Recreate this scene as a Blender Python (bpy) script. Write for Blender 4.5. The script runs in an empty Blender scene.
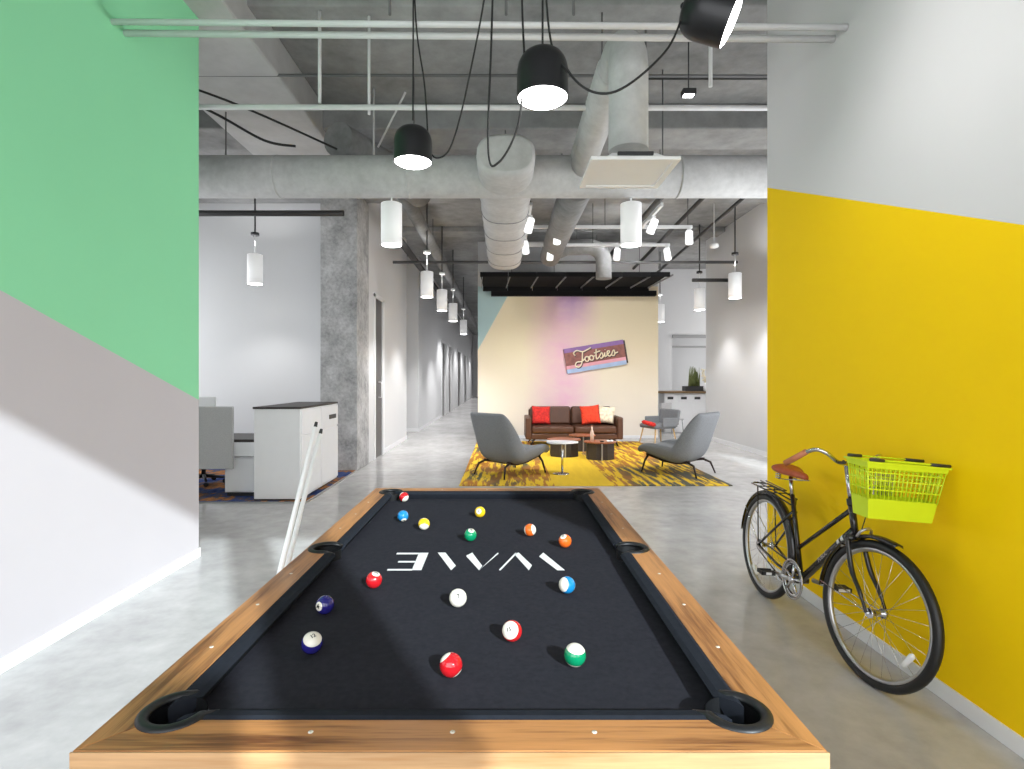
import bpy, bmesh, math, random
from mathutils import Vector, Matrix, Euler
PI = math.pi
R = math.radians
random.seed(7)
C = bpy.context.scene.collection
F, VX, VY, EYE = 550.0, 503.0, 378.0, 1.53

# ------------------------------------------------------------------ helpers
def lin(r, g, b):
    f = lambda c: (c/255/12.92) if c/255 <= .04045 else ((c/255+.055)/1.055)**2.4
    return (f(r), f(g), f(b), 1)

def MV(v): return Vector(v)

class MB:
    """collects shapes into one mesh"""
    def __init__(s, M=None):
        s.bm = bmesh.new(); s.M = M or Matrix()
    def _m(s, verts, M=None):
        T = s.M @ (M or Matrix())
        for v in verts: v.co = T @ v.co
    def box(s, x0, x1, y0, y1, z0, z1, M=None, mi=0):
        vs = [s.bm.verts.new(p) for p in ((x0,y0,z0),(x1,y0,z0),(x1,y1,z0),(x0,y1,z0),(x0,y0,z1),(x1,y0,z1),(x1,y1,z1),(x0,y1,z1))]
        for f in ((0,3,2,1),(4,5,6,7),(0,1,5,4),(1,2,6,5),(2,3,7,6),(3,0,4,7)):
            fc = s.bm.faces.new([vs[i] for i in f]); fc.material_index = mi
        s._m(vs, M); return s
    def prism(s, pts, z0, z1, M=None, top=None):
        top = top or pts
        a = [s.bm.verts.new((p[0], p[1], z0)) for p in pts]
        b = [s.bm.verts.new((p[0], p[1], z1)) for p in top]
        n = len(pts)
        s.bm.faces.new(a[::-1]); s.bm.faces.new(b)
        for i in range(n): s.bm.faces.new((a[i], a[(i+1)%n], b[(i+1)%n], b[i]))
        s._m(a+b, M); return s
    def rings(s, rings, closed=False, cap=True):
        L = [[s.bm.verts.new(s.M @ Vector(p)) for p in r] for r in rings]
        n = len(L[0]); m = len(L)
        for i in range(m if closed else m-1):
            a, b = L[i], L[(i+1) % m]
            for j in range(n):
                f = s.bm.faces.new((a[j], a[(j+1)%n], b[(j+1)%n], b[j])); f.smooth = True
        if cap and not closed:
            s.bm.faces.new(L[0][::-1]); s.bm.faces.new(L[-1])
        return s
    def tube(s, pts, r, n=10, closed=False, cap=True, sy=1.0, up=None):
        pts = [Vector(p) for p in pts]; m = len(pts)
        rr = r if isinstance(r, (list, tuple)) else [r]*m
        out = []; prev = None
        for i, p in enumerate(pts):
            if closed: t = pts[(i+1)%m]-pts[i-1]
            else: t = pts[min(i+1, m-1)]-pts[max(i-1, 0)]
            t = t.normalized() if t.length > 1e-9 else Vector((0,0,1))
            if prev is None:
                u = Vector(up) if up else (Vector((0,0,1)) if abs(t.z) < .9 else Vector((1,0,0)))
            else: u = prev
            u = (u - t*u.dot(t)); u.normalize(); prev = u
            w = t.cross(u)
            out.append([p + (w*math.cos(a)*rr[i] + u*math.sin(a)*rr[i]*sy) for a in [2*PI*k/n for k in range(n)]])
        return s.rings(out, closed, cap)
    def lathe(s, prof, n=24, M=None, cap=True):
        """prof: (r, z) list"""
        M = M or Matrix()
        return s.rings([[M @ Vector((r*math.cos(2*PI*k/n), r*math.sin(2*PI*k/n), z)) for k in range(n)] for r, z in prof], False, cap)
    def build(s, name, mat, parent=None, bevel=0, subsurf=0, solid=0, smooth=False, seg=2):
        bmesh.ops.recalc_face_normals(s.bm, faces=s.bm.faces)
        me = bpy.data.meshes.new(name); s.bm.to_mesh(me); s.bm.free()
        if smooth:
            for p in me.polygons: p.use_smooth = True
        for m in (mat if isinstance(mat, (list, tuple)) else [mat]): me.materials.append(m)
        o = bpy.data.objects.new(name, me); C.objects.link(o)
        if parent: o.parent = parent
        if solid:
            d = o.modifiers.new('s', 'SOLIDIFY'); d.thickness = solid; d.offset = 0
        if bevel:
            d = o.modifiers.new('b', 'BEVEL'); d.width = bevel; d.segments = seg; d.limit_method = 'ANGLE'; d.angle_limit = R(40)
        if subsurf:
            d = o.modifiers.new('u', 'SUBSURF'); d.levels = subsurf; d.render_levels = subsurf
        return o

def thing(name, label, cat, loc=(0,0,0), rz=0, group=None):
    o = bpy.data.objects.new(name, None); C.objects.link(o)
    o.empty_display_size = .1
    o.location = loc; o.rotation_euler = (0,0,rz)
    return tag(o, label, cat, group)
def tag(o, label, cat, group=None, kind=None):
    o['label'] = label; o['category'] = cat
    if group: o['group'] = group
    if kind: o['kind'] = kind
    return o
def struct(o, label=None):
    o['kind'] = 'structure'
    if label: o['label'] = label
    return o
def dup(root, loc=None, label=None, rz=None):
    def cp(o, par):
        c = o.copy(); C.objects.link(c)
        if par: c.parent = par
        for ch in list(o.children): cp(ch, c)
        return c
    c = cp(root, None)
    if loc is not None: c.location = loc
    if rz is not None: c.rotation_euler = (0,0,rz)
    if label: c['label'] = label
    return c
def cut(o, cutters):
    for c in cutters:
        d = o.modifiers.new('bool', 'BOOLEAN'); d.operation = 'DIFFERENCE'; d.solver = 'EXACT'; d.object = c
    bpy.context.view_layer.update()
    dg = bpy.context.evaluated_depsgraph_get()
    me = bpy.data.meshes.new_from_object(o.evaluated_get(dg))
    o.modifiers.clear(); o.data = me
def kill(o):
    bpy.data.objects.remove(o, do_unlink=True)
def bez(pts, n=8):
    """catmull-rom through points"""
    P = [Vector(p) for p in pts]; out = []
    for i in range(len(P)-1):
        a = P[max(i-1,0)]; b = P[i]; c = P[i+1]; d = P[min(i+2, len(P)-1)]
        for k in range(n):
            t = k/n
            out.append(.5*((2*b)+(c-a)*t+(2*a-5*b+4*c-d)*t*t+(3*b-a-3*c+d)*t**3))
    out.append(P[-1]); return out

# ------------------------------------------------------------------ materials
def new_mat(name):
    m = bpy.data.materials.new(name); m.use_nodes = True
    return m, m.node_tree, m.node_tree.nodes['Principled BSDF']
def N(nt, t, **kw):
    n = nt.nodes.new(t)
    for k, v in kw.items(): setattr(n, k, v)
    return n
def mapped(nt, scale, rot=(0,0,0), coord='Object'):
    tc = N(nt, 'ShaderNodeTexCoord'); mp = N(nt, 'ShaderNodeMapping')
    mp.inputs['Scale'].default_value = scale; mp.inputs['Rotation'].default_value = rot
    nt.links.new(tc.outputs[coord], mp.inputs[0]); return mp.outputs[0]
def ramp(nt, fac, stops):
    r = N(nt, 'ShaderNodeValToRGB'); e = r.color_ramp.elements
    while len(e) > 1: e.remove(e[-1])
    e[0].position = stops[0][0]; e[0].color = stops[0][1]
    for p, c in stops[1:]:
        x = e.new(p); x.color = c
    nt.links.new(fac, r.inputs[0]); return r.outputs[0]
def noise(nt, vec, scale, detail=3, rough=.5):
    n = N(nt, 'ShaderNodeTexNoise'); n.inputs['Scale'].default_value = scale
    n.inputs['Detail'].default_value = detail; n.inputs['Roughness'].default_value = rough
    nt.links.new(vec, n.inputs['Vector']); return n.outputs['Fac']
def bump(nt, b, h, strength, dist=.01):
    n = N(nt, 'ShaderNodeBump'); n.inputs['Strength'].default_value = strength; n.inputs['Distance'].default_value = dist
    nt.links.new(h, n.inputs['Height']); nt.links.new(n.outputs[0], b.inputs['Normal'])
def mul(c, k): return (c[0]*k, c[1]*k, c[2]*k, 1)
def mat(name, col, rough=.5, metal=0, var=.06, scale=(8,8,8), bmp=0, bscale=60, spec=.5, coat=0):
    m, nt, b = new_mat(name)
    v = mapped(nt, scale)
    f = noise(nt, v, 1.0, 4)
    c = ramp(nt, f, [(.3, mul(col, 1-var)), (.7, mul(col, 1+var))])
    nt.links.new(c, b.inputs['Base Color'])
    b.inputs['Roughness'].default_value = rough; b.inputs['Metallic'].default_value = metal
    b.inputs['Specular IOR Level'].default_value = spec
    b.inputs['Coat Weight'].default_value = coat
    if bmp:
        bump(nt, b, noise(nt, mapped(nt, (1,1,1)), bscale, 3), bmp, .004)
    return m
def emis(name, col, strength, base=(.9,.9,.9,1)):
    m, nt, b = new_mat(name)
    b.inputs['Base Color'].default_value = base
    b.inputs['Emission Color'].default_value = col; b.inputs['Emission Strength'].default_value = strength
    return m
def math_n(nt, op, a, b=None):
    n = N(nt, 'ShaderNodeMath', operation=op)
    for i, v in enumerate((a, b)):
        if v is None: continue
        if isinstance(v, (int, float)): n.inputs[i].default_value = v
        else: nt.links.new(v, n.inputs[i])
    return n.outputs[0]
def mix(nt, fac, a, b):
    n = N(nt, 'ShaderNodeMix', data_type='RGBA')
    for sock, v in ((n.inputs[0], fac), (n.inputs[6], a), (n.inputs[7], b)):
        if isinstance(v, (tuple, float, int)): sock.default_value = v
        else: nt.links.new(v, sock)
    return n.outputs[2]
def xyz(nt):
    tc = N(nt, 'ShaderNodeTexCoord'); s = N(nt, 'ShaderNodeSeparateXYZ')
    nt.links.new(tc.outputs['Object'], s.inputs[0]); return s.outputs

def two_tone(name, c_up, c_dn, y0, z0, slope, var=.015):
    """wall painted in two colours that meet on a slanted line z = z0 + slope*(y-y0)"""
    m, nt, b = new_mat(name); o = xyz(nt)
    line = math_n(nt, 'ADD', math_n(nt, 'MULTIPLY', math_n(nt, 'SUBTRACT', o[1], y0), slope), z0)
    up = math_n(nt, 'GREATER_THAN', o[2], line)
    f = noise(nt, mapped(nt, (1,1,1)), 1.3, 3)
    cu = ramp(nt, f, [(.3, mul(c_up, 1-var)), (.7, mul(c_up, 1+var))])
    cd = ramp(nt, f, [(.3, mul(c_dn, 1-var)), (.7, mul(c_dn, 1+var))])
    nt.links.new(mix(nt, up, cd, cu), b.inputs['Base Color'])
    b.inputs['Roughness'].default_value = .6; b.inputs['Specular IOR Level'].default_value = .15
    bump(nt, b, noise(nt, mapped(nt, (1,1,1)), 180, 2), .04, .002)
    return m

def concrete(name, a, b_, scale=1.0, rough=.85, bm_=.3, spec=.4):
    m, nt, b = new_mat(name)
    v = mapped(nt, (scale,)*3)
    f = noise(nt, v, 1.2, 8, .65); g = noise(nt, v, 9, 5, .6)
    s = math_n(nt, 'ADD', math_n(nt, 'MULTIPLY', f, .65), math_n(nt, 'MULTIPLY', g, .35))
    nt.links.new(ramp(nt, s, [(.34, a), (.66, b_)]), b.inputs['Base Color'])
    b.inputs['Roughness'].default_value = rough; b.inputs['Specular IOR Level'].default_value = spec
    if bm_: bump(nt, b, noise(nt, v, 30, 5), bm_, .01)
    return m

def wood(name, axis, dark, light, rough=.35):
    m, nt, b = new_mat(name)
    sc = [22, 22, 22]; sc[axis] = 1.6
    v = mapped(nt, tuple(sc))
    f = noise(nt, v, 1.0, 5, .6)
    sc2 = [130, 130, 130]; sc2[axis] = 5
    g = noise(nt, mapped(nt, tuple(sc2)), 1.0, 3, .6)
    s = math_n(nt, 'ADD', math_n(nt, 'MULTIPLY', f, .7), math_n(nt, 'MULTIPLY', g, .3))
    nt.links.new(ramp(nt, s, [(.36, dark), (.5, mul(light, .82)), (.62, light)]), b.inputs['Base Color'])
    b.inputs['Roughness'].default_value = rough
    bump(nt, b, g, .12, .002)
    return m

W = {}
W['left'] = two_tone('paint_left', lin(152,232,180), lin(204,199,202), 2.843, 1.985, -.346)
W['right'] = two_tone('paint_right', lin(214,212,212), lin(252,208,4), 4.33, 3.026, .416)
W['white'] = mat('white_paint', lin(216,216,217), .5, var=.015, scale=(1,1,1), bmp=.03, bscale=180)
W['trimw'] = mat('white_trim', lin(232,232,234), .4, var=.01, scale=(1,1,1))
W['grayp'] = mat('grey_paint', lin(150,150,150), .6, var=.03, scale=(1,1,1))
W['floor'] = concrete('polished_concrete', lin(164,162,161), lin(204,202,200), .7, .2, .02, .55)
W['slab'] = concrete('ceiling_concrete', lin(118,118,117), lin(168,168,167), .5, .9, .2)
W['beam'] = concrete('beam_concrete', lin(172,172,171), lin(198,198,197), .5, .9, .1)
W['column'] = concrete('column_concrete', lin(134,134,134), lin(212,212,212), 2.2, .85, .5)
W['duct'] = concrete('painted_duct', lin(172,172,171), lin(204,204,203), 1.5, .6, .15)
W['ductd'] = concrete('grey_duct', lin(116,116,116), lin(150,150,150), 1.5, .7, .15)
W['pipe'] = mat('white_pipe_paint', lin(215,215,215), .45, var=.03)
W['piped'] = mat('grey_pipe_paint', lin(95,95,95), .5, var=.05)
W['pipedd'] = mat('dark_pipe_paint', lin(60,60,60), .5, var=.05)
W['blackm'] = mat('black_satin_metal', lin(34,34,36), .35, .3, var=.05)
W['cable'] = mat('black_cable', lin(28,28,28), .6, var=.02)
W['rubber'] = mat('black_rubber', lin(20,21,23), .45, var=.1, bmp=.1)
W['felt'] = mat('black_felt', lin(30,30,31), .95, var=.15, scale=(3,3,3), spec=.1)
W['whitem'] = mat('white_metal', lin(238,238,238), .35, var=.01)
W['woodx'] = wood('oak_grain_across', 0, lin(112,66,34), lin(196,136,80))
W['woody'] = wood('oak_grain_along', 1, lin(112,66,34), lin(196,136,80))
W['woodf'] = wood('oak_front_grain', 0, lin(168,120,74), lin(196,154,108))
W['cloth'] = mat('charcoal_billiard_cloth', lin(46,46,52), .95, var=.12, scale=(60,60,60), bmp=.25, bscale=900, spec=.04)
W['cushion'] = mat('charcoal_cushion_cloth', lin(40,43,50), .95, var=.1, scale=(40,40,40), bmp=.15, bscale=800, spec=.06)
W['pearl'] = mat('pearl_inlay', lin(232,226,214), .25, var=.02)
W['print'] = mat('white_print', lin(232,232,232), .8, var=.01)
W['chrome'] = mat('chrome', lin(205,205,208), .18, 1, var=.03)
W['alu'] = mat('brushed_aluminium', lin(190,190,192), .32, .9, var=.04)
W['frame'] = mat('dark_frame_paint', lin(38,36,38), .25, .2, var=.05, coat=.4)
W['leather'] = mat('brown_leather', lin(168,78,42), .45, var=.12, scale=(30,30,30), bmp=.1, bscale=200)
W['grip'] = mat('tan_leather_grip', lin(190,118,84), .55, var=.08, scale=(60,60,60))
W['lime'] = mat('lime_plastic', lin(208,230,34), .35, var=.03)
W['gfab'] = mat('grey_fabric', lin(128,130,133), .95, var=.14, scale=(90,90,90), bmp=.3, bscale=500, spec=.15)
W['gfab2'] = mat('light_grey_fabric', lin(192,191,191), .95, var=.08, scale=(90,90,90), bmp=.2, bscale=500, spec=.15)
W['sofa'] = mat('brown_leather_sofa', lin(80,48,30), .5, var=.12, scale=(6,6,6), bmp=.08, bscale=150)
W['red'] = mat('red_cushion_fabric', lin(196,42,36), .9, var=.35, scale=(22,22,22))
W['redo'] = mat('orange_red_cushion_fabric', lin(222,62,34), .9, var=.3, scale=(22,22,22))
W['steel'] = mat('dark_brown_steel', lin(52,40,36), .4, .5, var=.05)
W['drumw'] = mat('dark_stained_wood', lin(52,44,40), .5, var=.2, scale=(4,4,30))
W['top'] = mat('brown_wood_top', lin(150,92,62), .35, var=.2, scale=(3,30,3))
W['lam'] = mat('white_laminate', lin(244,244,245), .4, var=.01)
W['dark'] = mat('dark_edge', lin(58,52,50), .5, var=.08)
W['darkgrey'] = mat('dark_grey_plastic', lin(45,45,47), .5, var=.05)
W['glassd'] = mat('dark_glass', lin(74,68,66), .3, var=.05, spec=.3)
W['green'] = mat('olive_green', lin(92,100,52), .8, var=.3, scale=(30,30,30))
W['lampglow'] = emis('lamp_glow', (1,.99,.97,1), 14)
W['shade'] = emis('lit_white_shade', (1,1,1,1), .22, lin(240,240,240))
W['lithead'] = emis('lit_lamp_head', (1,1,1,1), .9)
W['spotglow'] = emis('spot_glow', (1,1,1,1), 12)

# mural
def mural():
    m, nt, b = new_mat('mural_paint'); o = xyz(nt)
    X, Z = o[0], o[2]
    n1 = noise(nt, mapped(nt, (1,1,1)), 1.1, 4, .6)
    n2 = noise(nt, mapped(nt, (1,1,1.6)), 2.6, 3, .6)
    cream = ramp(nt, math_n(nt, 'MULTIPLY_ADD', X, .25), [(0, lin(238,226,206)), (.5, lin(240,226,192)), (1, lin(234,218,186))])
    low = ramp(nt, math_n(nt, 'DIVIDE', Z, 2.6), [(.1, (1,1,1,1)), (.9, (0,0,0,1))])
    c1 = mix(nt, math_n(nt, 'MULTIPLY', low, .65), cream, lin(233,227,224))
    # pink column in the middle
    d = math_n(nt, 'ABSOLUTE', math_n(nt, 'SUBTRACT', X, math_n(nt, 'ADD', 1.3, math_n(nt, 'MULTIPLY', n1, .5))))
    band = math_n(nt, 'MULTIPLY', ramp(nt, d, [(.1, (1,1,1,1)), (1, (0,0,0,1))]), math_n(nt, 'ADD', .6, n2))
    c2 = mix(nt, math_n(nt, 'MULTIPLY', band, .75), c1, lin(232,184,202))
    up = ramp(nt, math_n(nt, 'MULTIPLY', math_n(nt, 'SUBTRACT', Z, 2.75), 1.0), [(0, (0,0,0,1)), (.9, (1,1,1,1))])
    d2 = math_n(nt, 'ABSOLUTE', math_n(nt, 'SUBTRACT', X, 1.75))
    pur = math_n(nt, 'MULTIPLY', ramp(nt, d2, [(0, (1,1,1,1)), (.75, (0,0,0,1))]), math_n(nt, 'MULTIPLY', up, math_n(nt, 'ADD', .4, n2)))
    c3 = mix(nt, pur, c2, lin(170,138,182))
    # teal wedge on the left: X < -.64 + (Z-2.24)*.55
    ln = math_n(nt, 'ADD', -.64, math_n(nt, 'MULTIPLY', math_n(nt, 'SUBTRACT', Z, 2.24), .55))
    te = math_n(nt, 'LESS_THAN', X, ln)
    c4 = mix(nt, te, c3, lin(178,206,208))
    hi = math_n(nt, 'GREATER_THAN', Z, 3.86)
    c5 = mix(nt, hi, c4, lin(205,205,206))
    nt.links.new(c5, b.inputs['Base Color']); b.inputs['Roughness'].default_value = .6
    return m
W['mural'] = mural()

def rug_mat():
    m, nt, b = new_mat('rug_pile'); o = xyz(nt)
    X, Y = o[0], o[1]
    v = mapped(nt, (6.5, .8, 1), (0,0,R(24)))
    f = noise(nt, v, 1.7, 3, .6)
    g = noise(nt, mapped(nt, (1,1,1)), .9, 2)
    streak = ramp(nt, f, [(.44, (0,0,0,1)), (.52, (1,1,1,1))])
    col = ramp(nt, noise(nt, mapped(nt, (.8,.5,1)), 1.6, 2), [(.35, lin(150,98,40)), (.5, lin(178,120,60)), (.65, lin(96,92,72))])
    # plain yellow stripe in the middle of the rug
    dm = math_n(nt, 'ABSOLUTE', math_n(nt, 'SUBTRACT', X, 1.15))
    plain = math_n(nt, 'LESS_THAN', dm, .42)
    k = math_n(nt, 'MULTIPLY', streak, math_n(nt, 'SUBTRACT', 1.0, math_n(nt, 'MULTIPLY', plain, .92)))
    c = mix(nt, k, lin(228,190,58), col)
    # grey-green zone near the front right corner
    r = math_n(nt, 'MULTIPLY', ramp(nt, math_n(nt, 'SUBTRACT', X, 1.7), [(0,(0,0,0,1)),(.6,(1,1,1,1))]), ramp(nt, math_n(nt, 'SUBTRACT', 9.4, Y), [(0,(0,0,0,1)),(.7,(1,1,1,1))]))
    c = mix(nt, math_n(nt, 'MULTIPLY', r, math_n(nt, 'MULTIPLY', streak, .9)), c, lin(84,90,84))
    nt.links.new(c, b.inputs['Base Color']); b.inputs['Roughness'].default_value = 1; b.inputs['Specular IOR Level'].default_value = .1
    bump(nt, b, noise(nt, mapped(nt, (1,1,1)), 200, 2), .4, .005)
    return m
W['rug'] = rug_mat()
def carpet_mat():
    m, nt, b = new_mat('carpet_pile')
    f = noise(nt, mapped(nt, (.9,1.1,1)), 1.5, 4, .6)
    g = noise(nt, mapped(nt, (4,1,1)), 3, 4, .7)
    s = math_n(nt, 'ADD', math_n(nt, 'MULTIPLY', f, .7), math_n(nt, 'MULTIPLY', g, .3))
    nt.links.new(ramp(nt, s, [(.42, lin(30,48,96)), (.49, lin(62,78,124)), (.53, lin(96,84,76)), (.56, lin(176,116,66)), (.62, lin(122,90,66))]), b.inputs['Base Color'])
    b.inputs['Roughness'].default_value = 1; b.inputs['Specular IOR Level'].default_value = .1
    return m
W['carpet'] = carpet_mat()

# ------------------------------------------------------------------ the room
CEIL = 5.0
struct(MB().box(-9, 9, -8, 46, -.12, 0).build('floor', W['floor']))
s = struct(MB().box(-9, 9, -1.4, 46, CEIL, 5.2).build('ceiling', W['slab']))
struct(MB().box(-3.45, -2.28, -1.4, 9.05, 4.6, CEIL).build('trim_1', W['beam'], bevel=.02), 'wide pale concrete beam over the green wall')
struct(MB().box(-9, 6.5, 6.95, 7.6, 4.68, CEIL).build('trim_2', W['slab'], bevel=.02), 'grey concrete cross beam above the wide duct')
struct(MB().box(-9, 5.1, 9.05, 9.75, 4.62, CEIL).build('trim_3', W['slab'], bevel=.02), 'grey concrete cross beam that meets the column')
struct(MB().box(-9, 5.1, 12.6, 13.1, 4.88, CEIL).build('trim_4', W['slab'], bevel=.02), 'grey concrete cross beam over the lounge')
struct(MB().box(-9, 6.5, 4.9, 5.2, 4.85, CEIL).build('trim_5', W['slab'], bevel=.02), 'shallow cross beam near the front of the ceiling')
struct(MB().box(-2.75, -2.6, .2, 4.70, 0, 4.6).build('wall_left', W['left']))
struct(MB().box(-2.6, -2.588, .2, 4.712, 0, .08).build('baseboard_left', W['trimw'], bevel=.003))
struct(MB().box(2.1, 2.25, 1.0, 4.37, 0, CEIL).build('wall_right', W['right']))
struct(MB().box(2.088, 2.1, 1.0, 4.37, 0, .08).build('baseboard_right', W['trimw'], bevel=.003))
# wall behind the camera: tall windows between piers
HEAD = 3.72
wb = MB()
wb.box(-9, -3.2, -1.4, -1.2, 0, CEIL); wb.box(-3.2, 6.5, -1.4, -1.2, HEAD, CEIL)
wb.box(2.65, 6.5, -1.4, -1.2, 0, HEAD)
wb.box(.89, 1.18, -1.4, -1.2, 0, HEAD)
struct(wb.build('wall_back', W['white']))
struct(MB().box(.40, .705, -1.38, -1.22, 0, 2.24).build('trim_6', W['white']), 'unseen low sun blocker behind the viewer, added to shade the near table corner')  # added blocker, shaped to cast the shadow on the near left table corner
# office on the left
struct(MB().box(-9, -3.0, 9.86, 10.0, 0, CEIL).build('wall_office', W['white']))
struct(MB().box(-3.01, -2.40, 9.05, 9.85, 0, 4.62).build('wall_column', W['column'], bevel=.015), 'board marked grey concrete column')
wo = MB(); wo.box(-7.2, -7.0, -1.2, 5.0, 0, CEIL); wo.box(-7.2, -7.0, 5.0, 9.86, 3.6, CEIL); wo.box(-7.2, -7.0, 5.0, 9.86, 0, .6)
struct(wo.build('wall_outer', W['white']))
struct(MB().box(-8.9, -2.42, 6.73, 9.86, 0, .012).build('floor_carpet', W['carpet']), 'blue and orange patterned office carpet')
struct(MB().box(-8.9, -2.40, 6.715, 6.73, 0, .016).box(-2.42, -2.40, 6.73, 9.05, 0, .016).build('trim_7', W['alu']), 'thin metal strip edging the office carpet')
# corridor, left side
H3 = 3.05
wc = MB()
wc.box(-2.9, -2.42, 9.86, 10.36, 0, CEIL)            # pier beside the column
wc.box(-2.6, -2.42, 10.36, 11.05, H3, CEIL)
wc.box(-2.6, -2.42, 11.05, 13.8, 0, CEIL)
wc.box(-3.6, -2.6, 13.7, 13.8, 0, CEIL)
wc.box(-3.6, -3.5, 13.8, 15.75, 0, CEIL)
wc.box(-3.6, -2.42, 15.75, 21.6, 0, CEIL)
wc.box(-2.9, -2.42, 21.6, 22.9, 3.0, CEIL); wc.box(-2.9, -2.42, 22.9, 24.2, 0, CEIL)
wc.box(-2.9, -2.42, 24.2, 25.6, 3.0, CEIL); wc.box(-2.9, -2.42, 25.6, 29.0, 0, CEIL)
wc.box(-2.9, -2.42, 29.0, 31.0, 3.0, CEIL); wc.box(-2.9, -2.42, 31.0, 34.0, 0, CEIL)
wc.box(-2.9, -2.42, 34.0, 36.0, 3.0, CEIL); wc.box(-2.9, -2.42, 36.0, 44.0, 0, CEIL)
struct(wc.build('wall_corridor', W['white']))
for i, (a, b_) in enumerate(((11.1, 13.8), (15.75, 21.6))):
    struct(MB().box(-2.42, -2.408, a, b_, 0, .09).build('baseboard_corridor' if i == 0 else 'baseboard_hall', W['trimw']))
struct(MB().box(-3.5, -2.42, 15.738, 15.75, 0, .09).build('baseboard_alcove', W['trimw']))
d = struct(MB().box(-2.46, -2.43, 10.36, 11.05, 0, H3).build('door_1', W['glassd']), 'tall narrow dark glass door beside the concrete column')
MB().box(-2.6, -2.40, 10.30, 10.38, 0, H3+.06).box(-2.6, -2.40, 11.02, 11.16, 0, H3+.06).box(-2.6, -2.40, 10.30, 11.16, H3, H3+.08).build('door_frame', W['trimw'], d)
MB().tube([(-2.43,10.75,1.15),(-2.37,10.75,1.15),(-2.37,10.75,1.45),(-2.43,10.75,1.45)], .014).build('door_handle', W['whitem'], d)
for i, (a, b_) in enumerate(((21.6,22.9),(24.2,25.6),(29,31),(34,36))):
    d = struct(MB().box(-2.48, -2.45, a, b_, 0, 3.0).build('door_%d' % (i+2), W['glassd']))
    MB().box(-2.75, -2.39, a, a+.08, 0, 3.0).box(-2.75, -2.39, b_-.08, b_, 0, 3.0).box(-2.75,-2.39,a,b_,2.95,3.03).build('door_frame', W['trimw'], d)
struct(MB().box(-2.9, -.62, 44.0, 44.1, 0, CEIL).build('wall_end', W['white']))
d = struct(MB().box(-1.9, -1.0, 43.95, 43.99, 0, 2.4).build('door_6', W['glassd']))
# feature wall block with the corridor's right side
struct(MB().box(-.64, 3.95, 14.0, 14.3, 0, CEIL).build('wall_feature', W['mural']))
struct(MB().box(-.64, -.5, 14.3, 44.0, 0, CEIL).build('wall_passage', W['white']))
struct(MB().box(-.64, 3.95, 13.988, 14.0, 0, .07).build('baseboard_feature', W['trimw']))
# far right
wr = MB(); wr.box(5.13, 5.3, 9.6, 13.9, 0, CEIL); wr.box(5.13, 5.3, 4.2, 9.6, 3.7, CEIL); wr.box(5.13, 5.3, 4.2, 9.6, 0, .4)
wr.box(2.25, 5.13, 4.2, 4.37, 0, CEIL)
struct(wr.build('wall_lounge', W['white']))
struct(MB().box(5.118, 5.13, 9.6, 13.9, 0, .09).build('baseboard_lounge', W['trimw']))
# pantry beyond
wp = MB(); wp.box(8.0, 8.2, 13.9, 20.2, 0, CEIL); wp.box(5.3, 8.0, 13.9, 14.0, 0, CEIL)
wp.box(3.95, 5.38, 17.5, 17.65, 0, CEIL); wp.box(5.38, 8.0, 17.5, 17.65, 2.85, CEIL)
wp.box(3.85, 8.2, 20.2, 20.3, 0, CEIL)
struct(wp.build('wall_pantry', W['white']))
struct(MB().box(3.85, 3.95, 14.3, 20.2, 0, CEIL).build('wall_pantry_side', W['white']))
struct(MB().box(5.38, 8.0, 17.44, 17.5, 2.80, 2.9).build('trim_8', W['grayp'], bevel=.005), 'grey edge over the pantry opening')
struct(MB().box(5.38, 8.0, 17.6, 17.65, 2.5, 2.56).build('trim_9', W['grayp'], bevel=.005), 'thin grey rail inside the pantry opening')

# ------------------------------------------------------------------ overhead services
DZ = 3.85
o = tag(MB().tube([(-6.8,6.35,DZ),(5.05,6.35,DZ)], .235, 32).build('air_duct', W['duct']), 'wide pale grey round duct running across the whole ceiling', 'duct')
for x in (-4.0,-2.9,-1.15,1.7,3.2):
    pass
for x in (-2.6,-1.1,2.0):
    MB().tube([(x,6.35,DZ),(x+.03,6.35,DZ)], .238, 32).build('duct_band', W['duct'], o)
def superell(cx, z, y, a, b_, n=28, p=2.6):
    out = []
    for k in range(n):
        t = 2*PI*k/n; c_, s_ = math.cos(t), math.sin(t)
        out.append((cx + a*math.copysign(abs(c_)**(2/p), c_), y, z + b_*math.copysign(abs(s_)**(2/p), s_)))
    return out
rg = []
ys = 5.68; cx = .03
rg.append(superell(cx, DZ, ys-.0, .27, .18)); rg.append(superell(cx, DZ, ys+.03, .305, .215)); 
y = ys+.1; k = 0
while y < 10.6:
    w = .31 + (.012 if k % 2 else -.012) if y > 6.7 else .31
    rg.append(superell(cx, DZ-.04*(y-ys)/5, y, w, .225 + (w-.31))); y += .22; k += 1
rg.append(superell(cx, DZ-.05, y, .26, .18))
o = tag(MB().rings(rg).build('air_duct', W['duct']), 'blunt ended pale duct running away over the lounge, seamed like fabric', 'duct')
for y in (7.4, 8.3, 9.2, 10.1):
    e = superell(cx, DZ-.04*(y-ys)/5, y, .322, .235)
    MB().tube(e, .005, 6, closed=True).build('hoop', W['ductd'], o)
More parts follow.
